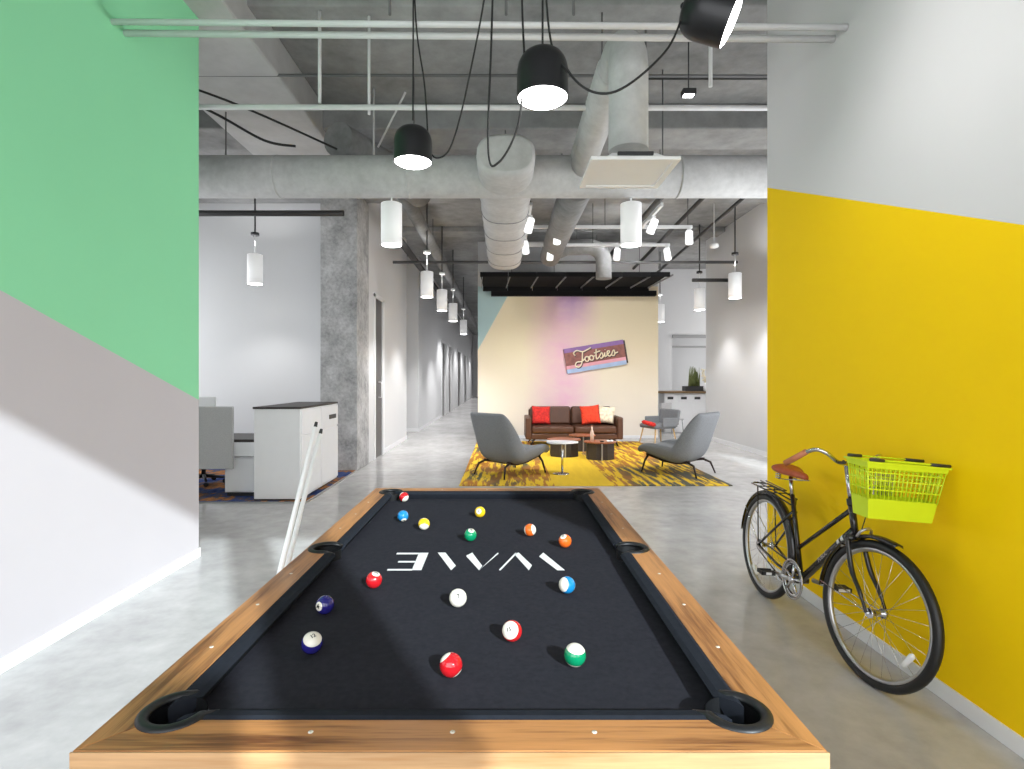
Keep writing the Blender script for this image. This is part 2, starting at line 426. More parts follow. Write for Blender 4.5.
# elbow duct feeding the diffuser
pts = [(.9,3.95,3.16),(.9,3.95,3.72)] + [(.9, 3.95+.28*(1-math.cos(t)), 3.72+.28*math.sin(t)) for t in [R(a) for a in range(10, 91, 10)]] + [(.9, 5.2, 4.0),(.9,6.2,3.9)]
o = tag(MB().tube(pts, .14, 28).build('air_duct', W['duct']), 'vertical pale duct elbow dropping to the square white diffuser', 'duct')
fx = MB()
k = 0
y = 4.4
fp = []; fr = []
while y < 6.1:
    fp.append((.9, y, 4.0-.02*max(0,y-5.2))); fr.append(.148 + (.006 if k % 2 else -.004)); y += .035; k += 1
fx.tube(fp, fr, 24); fx.build('flexible_sleeve', W['duct'], o)
# second duct going away with hook
pts = [(.9,6.6,DZ),(.9,8,DZ+.02),(.93,10.85,3.93)]
o = tag(MB().tube(pts, .2, 24).build('air_duct', W['ductd']), 'darker grey duct running away behind the track lights', 'duct')
hk = [(1.0,11.1,4.05),(1.3,11.15,4.18),(1.75,11.2,4.2)] + [(1.75+.3*math.sin(t), 11.2, 3.9+.3*math.cos(t)) for t in [R(a) for a in range(15, 91, 15)]] + [(2.05,11.2,3.55)]
tag(MB().tube(hk, .16, 20).build('air_duct', W['ductd']), 'short grey duct hooking down behind the black baffle canopy', 'duct')
tag(MB().tube([(-1.55,7.7,4.4),(-1.5,30,4.4)], .12, 16).build('air_duct', W['ductd']), 'slim grey duct running down the corridor ceiling', 'duct')
tag(MB().tube([(-2.0,9.8,4.2),(-2.0,30,4.2)], .07, 12).build('pipe', W['pipedd']), 'dark pipe along the corridor ceiling beside the slim duct', 'pipe')
# dark duct mass above the left end of the wide duct
tag(MB().tube([(-1.95,6.5,4.35),(-1.6,7.5,4.42),(-1.3,8.6,4.4)], .2, 20).build('air_duct', W['ductd']), 'short dark flexible duct above the wide duct', 'duct')
# diffuser
t = thing('ceiling_diffuser', 'square white ceiling diffuser on the vertical duct elbow', 'vent', (.888,3.95,3.0))
MB().prism([(-.3,-.28),(.3,-.28),(.3,.28),(-.3,.28)], 0, .012).build('face_panel', W['whitem'], t, bevel=.003)
q = MB()
for a, b_ in (((-.3,-.28),(.3,-.24)), ((-.3,.24),(.3,.28)), ((-.3,-.24),(-.26,.24)), ((.26,-.24),(.3,.24))):
    q.box(a[0], b_[0], a[1], b_[1], -.012, 0)
q.build('rim', W['whitem'], t)
MB().prism([(-.2,-.27),(.2,-.27),(.2,.2),(-.2,.2)], .012, .05, top=[(-.15,-.24),(.15,-.24),(.15,.18),(-.15,.18)]).build('collar', W['whitem'], t, bevel=.004)
MB().box(-.12,.12,-.276,-.255,.022,.046).build('slot', W['darkgrey'], t, bevel=.004)

def pipe(pts, r, m, label, name='pipe', n=10, cat='pipe'):
    return tag(MB().tube(pts, r, n).build(name, m), label, cat)
p = pipe([(-2.6,3.66,3.90),(2.1,3.36,3.67)], .02, W['pipe'], 'upper one of the two white pipes bracing across the front')
p = pipe([(-2.6,3.78,3.90),(2.1,3.49,3.68)], .022, W['pipe'], 'lower one of the two white pipes bracing across the front')
for x in (-1.83,):
    pass
pipe([(-6.9,5.0,4.0),(5.0,5.0,3.98)], .024, W['pipe'], 'white pipe crossing between the wide duct and the front pair')
pipe([(-6.9,7.9,4.15),(5.0,7.9,4.15)], .035, W['piped'], 'grey pipe crossing just below the wide duct')
pipe([(-6.9,8.45,4.06),(-2.45,8.45,4.06)], .045, W['pipedd'], 'dark pipe crossing in front of the concrete column')
pipe([(-2.3,11.5,3.95),(4.9,11.5,3.95)], .03, W['piped'], 'dark grey pipe crossing behind the hooked duct')
pipe([(4.2,12.2,3.7),(5.1,12.2,3.7)], .04, W['pipedd'], 'dark pipe ending near the far white pendants')
pipe([(3.3,8.0,4.55),(3.3,13.9,4.3)], .035, W['pipedd'], 'dark pipe running away over the right side of the lounge')
pipe([(3.9,8.0,4.5),(3.9,13.9,4.2)], .03, W['pipedd'], 'dark pipe running away nearest the lounge wall')
pipe([(2.6,8.6,4.5),(2.6,13.9,4.5)], .05, W['piped'], 'grey pipe running away over the track lights')
pipe([(-6.9,5.6,4.62),(5,5.6,4.6)], .015, W['piped'], 'thin grey conduit high above the white pipe')
pipe([(1.05,5.9,4.75),(5,5.9,4.75)], .02, W['pipedd'], 'thin dark conduit high on the right of the ceiling')
pipe(bez([(-3.4,5.6,4.45),(-3.0,5.8,4.3),(-2.6,6.0,4.12),(-2.3,6.1,4.1)]), .014, W['cable'], 'drooping black cable above the left end of the wide duct', 'cable', 6, 'cable')
pipe(bez([(-3.4,5.4,4.5),(-2.9,5.7,4.42),(-2.5,6.0,4.34),(-1.9,6.3,4.15)]), .012, W['cable'], 'upper drooping black cable above the wide duct', 'cable', 6, 'cable')
# hanger rods
rods = [(-1.66,4.98,4.02,CEIL,.016,'threaded hanger rod with joints on the white cross pipe'),
        (-1.55,6.6,4.08,CEIL,.012,'thin hanger rod leftmost above the wide duct'),
        (-1.02,6.3,4.08,CEIL,.007,'thin hanger rod beside the lit dome lamp'),
        (-1.23,5.05,3.95,CEIL,.013,'hanger rod holding the white cross pipe'),
        (.02,3.5,3.84,CEIL,.009,'thin hanger rod at the middle of the front pipes'),
        (-.72,3.5,3.84,CEIL,.009,'thin hanger rod left of the middle of the front pipes'),
        (.45,3.5,3.84,CEIL,.009,'thin hanger rod right of the big dome lamp'),
        (1.66,4.4,3.86,CEIL,.016,'short white drop pipe with a sprinkler near the yellow wall'),
        (1.35,5.2,3.7,CEIL,.008,'thin rod hanging behind the tilted lamp'),
        (1.8,6.2,4.05,CEIL,.008,'thin rod hanging over the right end of the wide duct')]
for x, y, a, b_, r, lb in rods:
    o = tag(MB().tube([(x,y,a),(x,y,b_)], r, 8).build('hanger_rod', W['pipe'] if r > .011 else W['piped']), lb, 'rod')
for x, y, z in ((.03,7.0,4.05),(.03,9.6,4.03),(.9,5.0,4.13),(-1.53,12.0,4.5),(.91,8.5,4.05),(1.5,11.17,4.33),(-3.2,6.35,4.07),(3.6,6.35,4.07),(-1.3,8.6,4.55)):
    MB().tube([(x,y,z),(x,y,CEIL)], .008, 6).build('duct_hanger', W['piped'], min((o for o in bpy.data.objects if o.name.startswith('air_duct')), key=lambda o: min((Vector((x,y,z))-v.co).length for v in o.data.vertices)))
# diagonal seismic brace
pipe([(-1.5,6.6,4.3),(-1.1,6.2,4.75)], .012, W['pipe'], 'diagonal white brace above the wide duct', 'brace', 8, 'brace')
# small ceiling floodlight
t = thing('flood_light', 'tiny lit floodlight hanging from the ceiling behind the tilted lamp', 'lamp', (1.72,5.1,4.15))
MB().box(-.06,.06,-.04,.04,0,.05).tube([(0,0,.05),(0,0,.85)], .006, 6).build('housing', W['darkgrey'], t)
MB().box(-.045,.045,-.03,.03,-.006,0).build('lens', W['spotglow'], t)

# ------------------------------------------------------------------ dome pendants
def dome_lamp(loc, label, tiltx=0, tilty=0, power=60, cables=(), tz=0):
    t = thing('dome_pendant_lamp', label, 'lamp', loc, 0, None)
    r = .1215; h = .225
    prof = [(r,0),(r,.11)]
    prof += [(max(.001, r*max(0,math.cos(a))**.6), .11+(h-.11)*math.sin(a)**.9) for a in [R(x) for x in (10,20,30,40,50,60,68,75,80,85,90)]]
    Mt = Euler((tiltx, tilty, tz)).to_matrix().to_4x4()
    a = MB(Mt); a.lathe(prof + [(.001,h-.004)] + [(max(.001,(p-.004)), z-.004 if z > 0 else .001) for p, z in prof[::-1]], 36, cap=False)
    a.build('lamp_shade', W['blackm'], t, smooth=True)
    MB(Mt).lathe([(.001,.02),(r-.006,.02),(r-.006,.004),(r-.02,-.006),(r-.06,-.014),(.001,-.018)], 32, cap=False).build('lamp_diffuser', W['lampglow'], t)
    MB(Mt).lathe([(.014,h-.01),(.014,h+.008),(.006,h+.014)], 14).build('cable_gland', W['blackm'], t)
    for pts in cables:
        MB(Matrix.Translation(-Vector(loc))).tube(bez(pts, 10), .0055, 6).build('power_cable', W['cable'], t)
    ld = bpy.data.lights.new('bulb', 'SPOT'); ld.energy = power; ld.spot_size = R(150); ld.spot_blend = .6; ld.shadow_soft_size = .08
    lo = bpy.data.objects.new('bulb', ld); C.objects.link(lo); lo.parent = t
    lo.matrix_local = Mt @ Matrix.Translation((0,0,-.11))
    return t
b1 = (.187,2.6,2.85)
dome_lamp(b1, 'black dome pendant lamp hanging lit above the middle of the pool table', 0, 0, 4,
    [[(.187,2.6,3.1),(.187,2.6,4.0),(.187,2.6,CEIL)],
     [(.10,2.55,3.0),(.09,2.62,3.45),(.12,2.6,4.0),(.1,2.6,CEIL)],
     [(.10,2.55,2.98),(.07,2.6,2.72),(-.02,2.6,2.55),(-.07,2.6,2.62),(-.05,2.6,3.3),(-.01,2.6,CEIL)]])
b2 = (-.573,3.5,2.90)
dome_lamp(b2, 'black dome pendant lamp hanging lit in front of the wide duct', 0, 0, 6,
    [[(-.573,3.5,3.17),(-.571,3.5,4.0),(-.57,3.5,CEIL)],
     [(-.48,3.5,3.1),(-.5,3.5,3.4),(-.56,3.5,3.9),(-.565,3.5,CEIL)],
     [(-.49,3.5,3.0),(-.42,3.5,2.93),(-.32,3.45,3.0),(-.2,3.3,3.35),(-.06,3.0,3.9),(.05,2.8,CEIL)]])
b3 = (1.02,2.45,3.13)
dome_lamp(b3, 'black dome pendant lamp tilted toward the yellow and white wall', 0, R(-66), 16,
    [[(.83,2.5,3.22),(.72,2.45,2.98),(.48,2.45,2.80),(.3,2.5,2.92),(.2,2.55,3.3),(.187,2.58,CEIL)],
     [(.84,2.45,3.2),(.85,2.45,4.0),(.85,2.45,CEIL)]], tz=R(-14))

# ------------------------------------------------------------------ white cylinder pendants
def cyl_pendant(loc, label, canopy=3.92, dark=False):
    t = thing('cylinder_pendant_lamp', label, 'lamp', loc)
    MB().lathe([(.112,0),(.12,.0),(.12,.475),(.1,.482),(.02,.482)], 28).build('lamp_shade', W['shade'], t)
    MB().lathe([(.001,-.004),(.11,-.004),(.11,.004),(.001,.004)], 24, cap=False).build('lamp_diffuser', W['lampglow'], t)
    MB().tube([(0,0,.48),(0,0,canopy-3.07)], .011, 8).build('stem', W['whitem'], t)
    if canopy > 3.7:
        MB().lathe([(.065,canopy-3.07),(.065,canopy-3.07+.045),(.01,canopy-3.07+.06)], 20).build('ceiling_cup', W['blackm'] if dark else W['whitem'], t)
        MB().tube([(0,0,canopy-3.02),(0,0,CEIL-3.07)], .014, 6).build('conduit', W['pipedd'], t)
    return t
def cyl_light(loc, e, size=R(115)):
    ld = bpy.data.lights.new('overhead_spot', 'SPOT'); ld.energy = e; ld.spot_size = size; ld.spot_blend = .7; ld.shadow_soft_size = .1
    lo = bpy.data.objects.new('overhead_spot', ld); C.objects.link(lo); lo.location = loc; return lo
def P3(x, Y): return (x-VX)/F*Y
cyls = [((P3(391.5,6.37),6.37,3.07), 'white cylinder pendant nearest the concrete column, under the wide duct', 3.63, 0),
        ((P3(631,6.37),6.37,3.07), 'white cylinder pendant below the square white diffuser', 3.63, 0),
        ((P3(427,10.46),10.46,3.07), 'first white cylinder pendant at the corridor entrance', 3.9, 0),
        ((P3(442,12.6),12.6,3.07), 'second white cylinder pendant along the corridor', 3.9, 0),
        ((P3(453,14.9),14.9,3.07), 'third white cylinder pendant along the corridor', 3.9, 0),
        ((P3(463.5,18.5),18.5,3.0), 'fourth and farthest white cylinder pendant down the corridor', 3.9, 0),
        ((P3(255,9.0),9.0,3.07), 'white cylinder pendant over the office cabinets', 3.86, 1),
        ((P3(735,10.6),10.6,3.07), 'white cylinder pendant closest to the yellow wall edge', 3.9, 1),
        ((P3(699.5,12.45),12.45,3.07), 'white cylinder pendant in front of the pantry opening', 3.9, 1),
        ((P3(660,15.1),15.1,3.07), 'small looking white cylinder pendant right of the mural', 3.8, 0)]
for loc, lb, cz, dk in cyls:
    o = cyl_pendant(loc, lb, cz, dk)
    u = cyl_light((0,0,.62), 22 if loc[1] < 12 else 5, R(150)); u.rotation_euler = (PI,0,0); u.parent = o  # upward spot, added to brighten the ceiling and the wall above the mural
    l = cyl_light((0,0,-.12), 40 if loc[1] < 9.5 else (190 if loc[0] < 0 else 70)); l.parent = o
for yy in (21,24.5,28,32,36,40):
    cyl_light((-1.5,yy,3.6), 260)
t = thing('ceiling_sensor', 'round white device hanging on a thin rod right of the track lights', 'sensor', (P3(714,10),10,3.9))
MB().lathe([(.001,-.02),(.07,0),(.085,.03),(.07,.07),(.01,.09)], 20).build('housing', W['whitem'], t)
MB().tube([(0,0,.09),(0,0,CEIL-3.9)], .008, 6).build('rod', W['pipe'], t)

# ------------------------------------------------------------------ track lights
t = thing('lighting_track', 'white track lighting frame of crossing bars over the lounge', 'track', (0,0,3.9))
for a in ((.36,2.97,8.61,8.65),(.36,2.97,9.78,9.82),(.36,.40,7.5,9.82),(2.15,2.19,7.5,8.65)):
    MB().box(a[0],a[1],a[2],a[3],-.025,.025).build('track_bar', W['whitem'], t, bevel=.004)
for x, y in ((1.6,8.63),(1.6,9.8),(.38,7.6),(2.17,7.6),(2.9,8.63)):
    MB().tube([(x,y,.02),(x,y,CEIL-3.9)], .006, 6).build('suspension_rod', W['pipedd'], t)
def spot(x, y, lb, rz):
    t = thing('track_spotlight', lb, 'lamp', (x,y,3.875), rz)
    MB().box(-.03,.03,-.05,.05,-.04,0).tube([(0,0,-.04),(0,0,-.1)], .012, 8).build('bracket', W['whitem'], t)
    M = Matrix.Translation((0,0,-.15)) @ Euler((R(-40),0,0)).to_matrix().to_4x4()
    MB(M).lathe([(.045,.12),(.055,.1),(.06,-.09),(.05,-.09),(.045,.1)], 18).build('lamp_head', W['lithead'], t)
    MB(M).lathe([(.001,-.08),(.048,-.08),(.048,-.07),(.001,-.07)], 16, cap=False).build('lens', W['spotglow'], t)
    ld = bpy.data.lights.new('spot_beam', 'SPOT'); ld.energy = 120; ld.spot_size = R(95); ld.spot_blend = .8; ld.shadow_soft_size = .05
    lo = bpy.data.objects.new('spot_beam', ld); C.objects.link(lo); lo.parent = t
    lo.matrix_local = M @ Matrix.Translation((0,0,-.1))
for (x, y, lb, rz) in ((.38,7.95,'white track spotlight at the upper left of the frame, nearest the seamed duct',R(200)),
        (.38,9.3,'white track spotlight at the lower left corner of the frame',R(170)),
        (.85,8.63,'white track spotlight on the rear bar in front of the darker duct',R(180)),
        (.84,9.8,'white track spotlight on the front bar below the darker duct',R(180)),
        (2.03,9.8,'white track spotlight in the middle of the lower bar',R(175)),
        (2.17,8.0,'white track spotlight on the slanting right bar',R(200)),
        (2.92,8.63,'white track spotlight at the right end of the upper bar',R(160)),
        (2.93,9.8,'white track spotlight at the right end of the lower bar',R(150))):
    spot(x, y, lb, rz)

for x in (1.0, 2.6):      # added spots without fixtures, to brighten the wall above the mural
    ld = bpy.data.lights.new('upper_wall_fill', 'SPOT'); ld.energy = 150; ld.spot_size = R(95); ld.spot_blend = .8; ld.shadow_soft_size = .06
    lo = bpy.data.objects.new('upper_wall_fill', ld); C.objects.link(lo); lo.location = (x,9.9,3.98)
    lo.rotation_euler = Vector((.1,4.0,.55)).to_track_quat('-Z','Y').to_euler()

# ------------------------------------------------------------------ baffle canopy
t = thing('acoustic_canopy', 'black felt baffle canopy hanging in front of the mural wall', 'canopy', (0,0,0))
for k in range(7):
    x0 = .12+.62*(k-1); x1 = x0+.612
    if k == 6: x1 = x0+.42
    q = MB()
    q.prism([(x0,12.0),(x1,12.0),(x1,13.75),(x0,13.75)], 3.80, 3.84)
    q.box(x0,x1,13.72,13.76,3.70,3.84)
    q.box(x0,x1,11.98,12.02,3.74,3.84)
    q.build('baffle', W['felt'], t)
for k in range(8):
    x0 = .11+.62*(k-1) if k < 7 else .11+.62*5+.44
    MB().prism([(x0-.008+.06,12.0),(x0+.008+.06,12.0),(x0+.008-.03,13.72),(x0-.008-.03,13.72)], 3.765, 3.80).build('fin', W['grayp'], t)
MB().box(-.3,3.85,13.78,13.97,3.60,3.72).build('rear_bar', W['felt'], t)
for k in range(4):
    MB().tube([(.2+1.0*k,12.9,3.84),(.2+1.0*k,12.9,CEIL)], .006, 6).build('suspension_rod', W['pipedd'], t)

# ------------------------------------------------------------------ mural sign
SG = (P3(595,13.93), 13.93, 1.53+21.5*13.93/F)
t = thing('wall_sign', 'tilted retro script sign with purple, brown, pink and blue bands on the mural', 'sign', SG)
RM = Euler((0, R(-9.2), 0)).to_matrix().to_4x4()
def band(z0, z1, m, nm, w=.76, dy=0):
    MB(RM).box(-w, w, -.03-dy, .06, z0, z1).build(nm, m, t)
band(.20,.31, mat('purple_sign', lin(138,98,160), .5), 'top_band')
band(-.13,.20, mat('brown_sign', lin(140,82,72), .5, var=.25, scale=(12,12,12)), 'middle_band')
band(-.215,-.13, mat('pink_sign', lin(226,158,170), .5), 'pink_band')
band(-.32,-.215, mat('blue_sign', lin(158,180,212), .5), 'bottom_band')
MB(RM).box(.76,.80,-.03,.06,-.29,.29).build('edge', W['steel'], t)
def script(strokes, r, dy, m, nm, sc=1.0):
    q = MB(RM)
    for st in strokes:
        q.tube([(p[0], -.04-dy, p[1]) for p in bez([(a,b_,0) for a, b_ in st], 6)], r, 6)
    return q.build(nm, m, t)
def circ(cx, cz, rx, rz, a0=0, a1=360, n=10):
    return [(cx+rx*math.cos(R(a0+(a1-a0)*k/n)), cz+rz*math.sin(R(a0+(a1-a0)*k/n))) for k in range(n+1)]
ST = [[(-.50,.10),(-.53,.17),(-.44,.22),(-.30,.17),(-.18,.20),(-.08,.24)],
      [(-.30,.18),(-.33,.02),(-.38,-.14),(-.47,-.20),(-.53,-.14),(-.48,-.07),(-.36,-.07),(-.28,-.02)],
      circ(-.22,-.03,.05,.06,150,510), circ(-.10,-.02,.05,.06,150,510),
      [(-.17,.0),(-.15,.03)], [(-.05,.01),(-.01,.02)],
      [(.05,.18),(.02,.02),(.03,-.07),(.10,-.02)], [(-.02,.09),(.14,.12)],
      [(.10,-.02),(.17,.07),(.19,-.01),(.15,-.07),(.11,-.05)], [(.17,-.06),(.23,.0),(.25,.06),(.24,-.04),(.29,-.02)], [(.265,.13),(.27,.135)],
      [(.29,-.01),(.36,.04),(.37,.08),(.32,.08),(.31,.0),(.36,-.05),(.42,.0)],
      [(.42,.0),(.48,.09),(.50,.02),(.47,-.05),(.41,-.03)], [(.50,.0),(.58,.02)]]
script(ST, .018, .012, mat('cream_letter', lin(240,226,196), .5), 'lettering')
q = MB(RM)
for st in ST: q.tube([(p[0]+.018, -.033, p[1]-.022) for p in bez([(a,b_,0) for a, b_ in st], 5)], .02, 6)
q.build('letter_shadow_layer', mat('maroon_letter', lin(66,34,40), .6), t)

# ------------------------------------------------------------------ rug and lounge
tag(MB().box(-.62,3.25,7.78,13.2,0,.014).build('rug', W['rug'], bevel=.004), 'large yellow rug with brown brushed streaks under the lounge furniture', 'rug')

def lounge_chair(loc, rz, label):
    t = thing('lounge_chair', label, 'chair', loc, rz, None)
    # faces +x locally ; path (d, z, halfwidth, lip)
    path = [(.50,.37,.30,.0),(.475,.43,.36,.05),(.36,.40,.40,.14),(.2,.355,.42,.19),(.0,.30,.42,.22),(-.16,.27,.41,.23),(-.28,.32,.41,.23),(-.36,.47,.40,.21),(-.42,.66,.385,.17),(-.48,.85,.37,.11),(-.52,.97,.35,.06),(-.535,1.03,.31,.02)]
    path = [(d, z-.035, w, l) for d, z, w, l in path]
    rr = []
    n = len(path)
    for i, (d, z, w, lip) in enumerate(path):
        a = path[max(i-1,0)]; b_ = path[min(i+1,n-1)]
        tx, tz = b_[0]-a[0], b_[1]-a[1]; L = math.hypot(tx, tz) or 1
        nx, nz = tz/L, -tx/L       # towards sitter
        row = []
        for s_, e in ((-1.04,1.0),(-1.02,.55),(-.93,.18),(-.7,.03),(-.35,0),(0,0),(.35,0),(.7,.03),(.93,.18),(1.02,.55),(1.04,1.0)):
            row.append((d + nx*lip*e, w*s_, z + nz*lip*e))
        rr.append(row)
    mb = MB()
    V = [[mb.bm.verts.new(p) for p in r_] for r_ in rr]
    for i in range(n-1):
        for j in range(10): mb.bm.faces.new((V[i][j],V[i][j+1],V[i+1][j+1],V[i+1][j]))
    mb.build('seat_shell', W['gfab'], t, subsurf=2, solid=.105, smooth=True)
    q = MB()
    for s_ in (-1,1):
        q.tube([(.40,.26*s_,.30),(.1,.26*s_,.22),(-.12,.26*s_,.20),(-.34,.26*s_,.24)], .02, 8)
    q.tube([(.1,-.26,.22),(.1,.26,.22)], .018, 8).tube([(-.2,-.26,.21),(-.2,.26,.21)], .018, 8)
    for x_, z_ in ((.1,.24),(-.15,.22)): q.tube([(x_,-.1,.21),(x_,-.1,z_+.05)], .012, 6).tube([(x_,.1,.21),(x_,.1,z_+.05)], .012, 6)
    q.build('base_frame', W['steel'], t)
    for s_ in (-1,1):
        MB().tube([(.36,.27*s_,.29),(.40,.31*s_,.20),(.44,.34*s_,.017)], [.02,.018,.012], 8).build('leg', W['steel'], t)
        MB().tube([(-.30,.27*s_,.235),(-.42,.30*s_,.19),(-.48,.34*s_,.017)], [.02,.018,.012], 8).build('leg', W['steel'], t)
    return t
lounge_chair((P3(511,8.75),8.75,.0), R(44), 'grey high backed lounge chair on the left side of the yellow rug')
lounge_chair((P3(677,8.85),8.85,.0), R(180-44), 'grey high backed lounge chair on the right side of the yellow rug')

# sofa
SX0, SX1, SY0, SY1 = .50, 2.66, 12.15, 13.05
t = thing('sofa', 'brown leather two seat sofa below the mural', 'sofa', ((SX0+SX1)/2,(SY0+SY1)/2,0))
Lx = (SX1-SX0)/2
MB().box(-Lx,Lx,-.42,.45,.17,.30).build('base', W['sofa'], t, bevel=.02)
for s_ in (-1,1):
    MB().box(s_*Lx-.13 if s_>0 else -Lx, s_*Lx if s_>0 else -Lx+.13, -.45,.45,.17,.66).build('armrest', W['sofa'], t, bevel=.03)
MB().box(-Lx+.1,Lx-.1,.33,.45,.25,.80).build('backrest', W['sofa'], t, bevel=.03)
for s_ in (-1,1):
    a, b_ = (.01, Lx-.14) if s_ > 0 else (-Lx+.14, -.01)
    MB().box(a,b_,-.45,.15,.30,.46).build('seat_cushion', W['sofa'], t, bevel=.045, seg=4)
    MB(Matrix.Rotation(R(-8),4,'X')).box(a,b_,.10,.30,.48,.90).build('back_cushion', W['sofa'], t, bevel=.05, seg=4)
for sx in (-1,1):
    for sy in (-.36,.36):
        MB().tube([(sx*(Lx-.2),sy,.18),(sx*(Lx-.1),sy*1.1,.014)], [.03,.015], 8).build('leg', W['steel'], t)
def pillow(loc, s_, m, label, rz=0, tilt=-14, roll=0):
    mb = MB(Matrix.Translation(loc) @ Euler((R(tilt), R(roll), rz)).to_matrix().to_4x4())
    n = 12; vs = {}
    for side in (1,-1):
        for i in range(n+1):
            for j in range(n+1):
                u, v = i/n*2-1, j/n*2-1
                h = .075*((1-u**4)*(1-v**4))**.6
                pu = u*(1-.08*(1-v*v)*abs(u)); pv = v*(1-.08*(1-u*u)*abs(v))
                k = (i,j,side) if 0<i<n and 0<j<n else (i,j,0)
                if k not in vs: vs[k] = mb.bm.verts.new(mb.M @ Vector((pu*s_/2, -side*h, pv*s_/2)))
    for side in (1,-1):
        for i in range(n):
            for j in range(n):
                f = []
                for a, b_ in ((i,j),(i+1,j),(i+1,j+1),(i,j+1)):
                    f.append(vs[(a,b_,side) if 0<a<n and 0<b_<n else (a,b_,0)])
                try: mb.bm.faces.new(f)
                except ValueError: pass
    return tag(mb.build('throw_pillow', m, smooth=True), label, 'cushion')
pillow((P3(541,12.5),12.45,.69), .43, W['red'], 'crimson patterned throw pillow at the left end of the sofa', R(6), -16, 2)
pillow((P3(590,12.45),12.42,.70), .44, W['redo'], 'orange red throw pillow near the right end of the sofa', R(-5), -16, -6)
cp = mat('cream_print', lin(226,210,184), .9, var=.35, scale=(16,16,16))
pillow((P3(606,12.5),12.52,.69), .40, cp, 'cream patterned throw pillow tucked behind the orange red one', R(-12), -14, 5)

# small chair at the far right of the lounge
t = thing('armchair', 'small grey low armchair with pale wooden legs behind the right lounge chair', 'chair', (P3(658,12.9),12.9,0), R(200))
MB().box(-.30,.32,-.30,.30,.36,.46).build('seat', W['gfab'], t, bevel=.04, seg=3)
MB(Matrix.Translation((-.28,0,.44)) @ Matrix.Rotation(R(-10),4,'Y')).box(-.04,.04,-.36,.36,0,.36).build('backrest', W['gfab'], t, bevel=.035, seg=3)
for s_ in (-1,1):
    MB().box(-.28,.12,s_*.34-.03,s_*.34+.03,.40,.62).build('armrest', W['gfab'], t, bevel=.025, seg=3)
lw = mat('pale_wood', lin(206,168,112), .5, var=.1)
for a in (-1,1):
    for b_ in (-1,1):
        MB().tube([(a*.24,b_*.24,.37),(a*.30,b_*.30,.0)], [.02,.012], 8).build('leg', lw, t)
mb = MB(Matrix.Translation((P3(650,12.4),12.5,.50)) @ Matrix.Rotation(R(15),4,'Y'))
mb.lathe([(.001,-.05),(.13,-.045),(.17,0),(.13,.045),(.001,.05)], 18, cap=False)
tag(mb.build('throw_pillow', W['red'], smooth=True), 'small bright red pillow on the small grey armchair', 'cushion')
t = thing('side_chair', 'light grey side chair between the small armchair and the pantry counter', 'chair', (P3(672,14.6),14.6,0), R(-60))
MB().box(-.22,.22,-.22,.22,.42,.46).build('seat', W['gfab2'], t, bevel=.02)
MB().box(-.22,-.18,-.2,.2,.46,.86).build('backrest', W['gfab2'], t, bevel=.02)
for a in (-1,1):
    for b_ in (-1,1):
        MB().tube([(a*.18,b_*.18,.43),(a*.21,b_*.21,0)], .012, 8).build('leg', W['chrome'], t)

# tables of the lounge
t = thing('side_table', 'slim side table with a white rounded top and chrome stem', 'table', (P3(561,8.7),8.7,.014))
tp = [(.25*math.cos(a)*(1+.10*math.cos(3*a)), .20*math.sin(a)*(1+.1*math.cos(3*a))) for a in [2*PI*k/36 for k in range(36)]]
MB().prism(tp, .49, .515).build('table_top', W['lam'], t, bevel=.006)
MB().tube([(.02,0,.01),(.02,0,.49)], .018, 12).build('stem', W['chrome'], t)
MB().lathe([(.13,0),(.13,.008),(.03,.016)], 28).build('base', W['chrome'], t)
def drum(loc, w, label):
    t = thing('coffee_table', label, 'table', loc)
    hx = w/2
    q = MB()
    q.prism([(hx*math.cos(a), hx*.8*math.sin(a)) for a in [2*PI*(k+.5)/8 for k in range(8)]], 0, .31)
    q.build('body', W['drumw'], t, bevel=.01)
    MB().prism([(hx*1.12*math.cos(a), hx*.95*math.sin(a)) for a in [2*PI*k/32 for k in range(32)]], .31, .335).build('table_top', W['top'], t, bevel=.005)
    MB().box(-.012,.012,-hx*.8-.012,-hx*.7,0,.31).build('edge_strip', W['alu'], t)
    return t
drum((P3(564,10.7),10.7,.014), .58, 'dark drum coffee table half hidden by the slim white side table')
drum((P3(600,10.3),10.3,.014), .54, 'dark drum coffee table with a bottle on its wooden top')
tag(drum((P3(582,11.5),11.5,.014), .5, ''), 'dark drum coffee table farthest back, close to the sofa', 'table')
t = thing('bottle', 'slim pale bottle standing on the right drum coffee table', 'bottle', (P3(592,10.25),10.25,.35))
MB().lathe([(.001,0),(.035,0),(.037,.16),(.014,.22),(.013,.29),(.001,.29)], 16, cap=False).build('body', mat('pale_bottle', lin(224,196,180), .3), t)
MB().lathe([(.015,.275),(.015,.30),(.001,.302)], 12, cap=False).build('cap', W['top'], t)
for k, (x, y, r) in enumerate(((610,10.2,.07),(602,10.15,.05))):
    tag(MB().lathe([(.001,0),(r*.6,0),(r,.02),(r*.9,.018),(.001,.008)], 18, M=Matrix.Translation((P3(x,y),y,.35)), cap=False).build('bowl', W['dark'] if k else W['whitem']), ('small dark dish beside the slim bottle' if k else 'small white dish at the right edge of the drum coffee table'), 'dish')

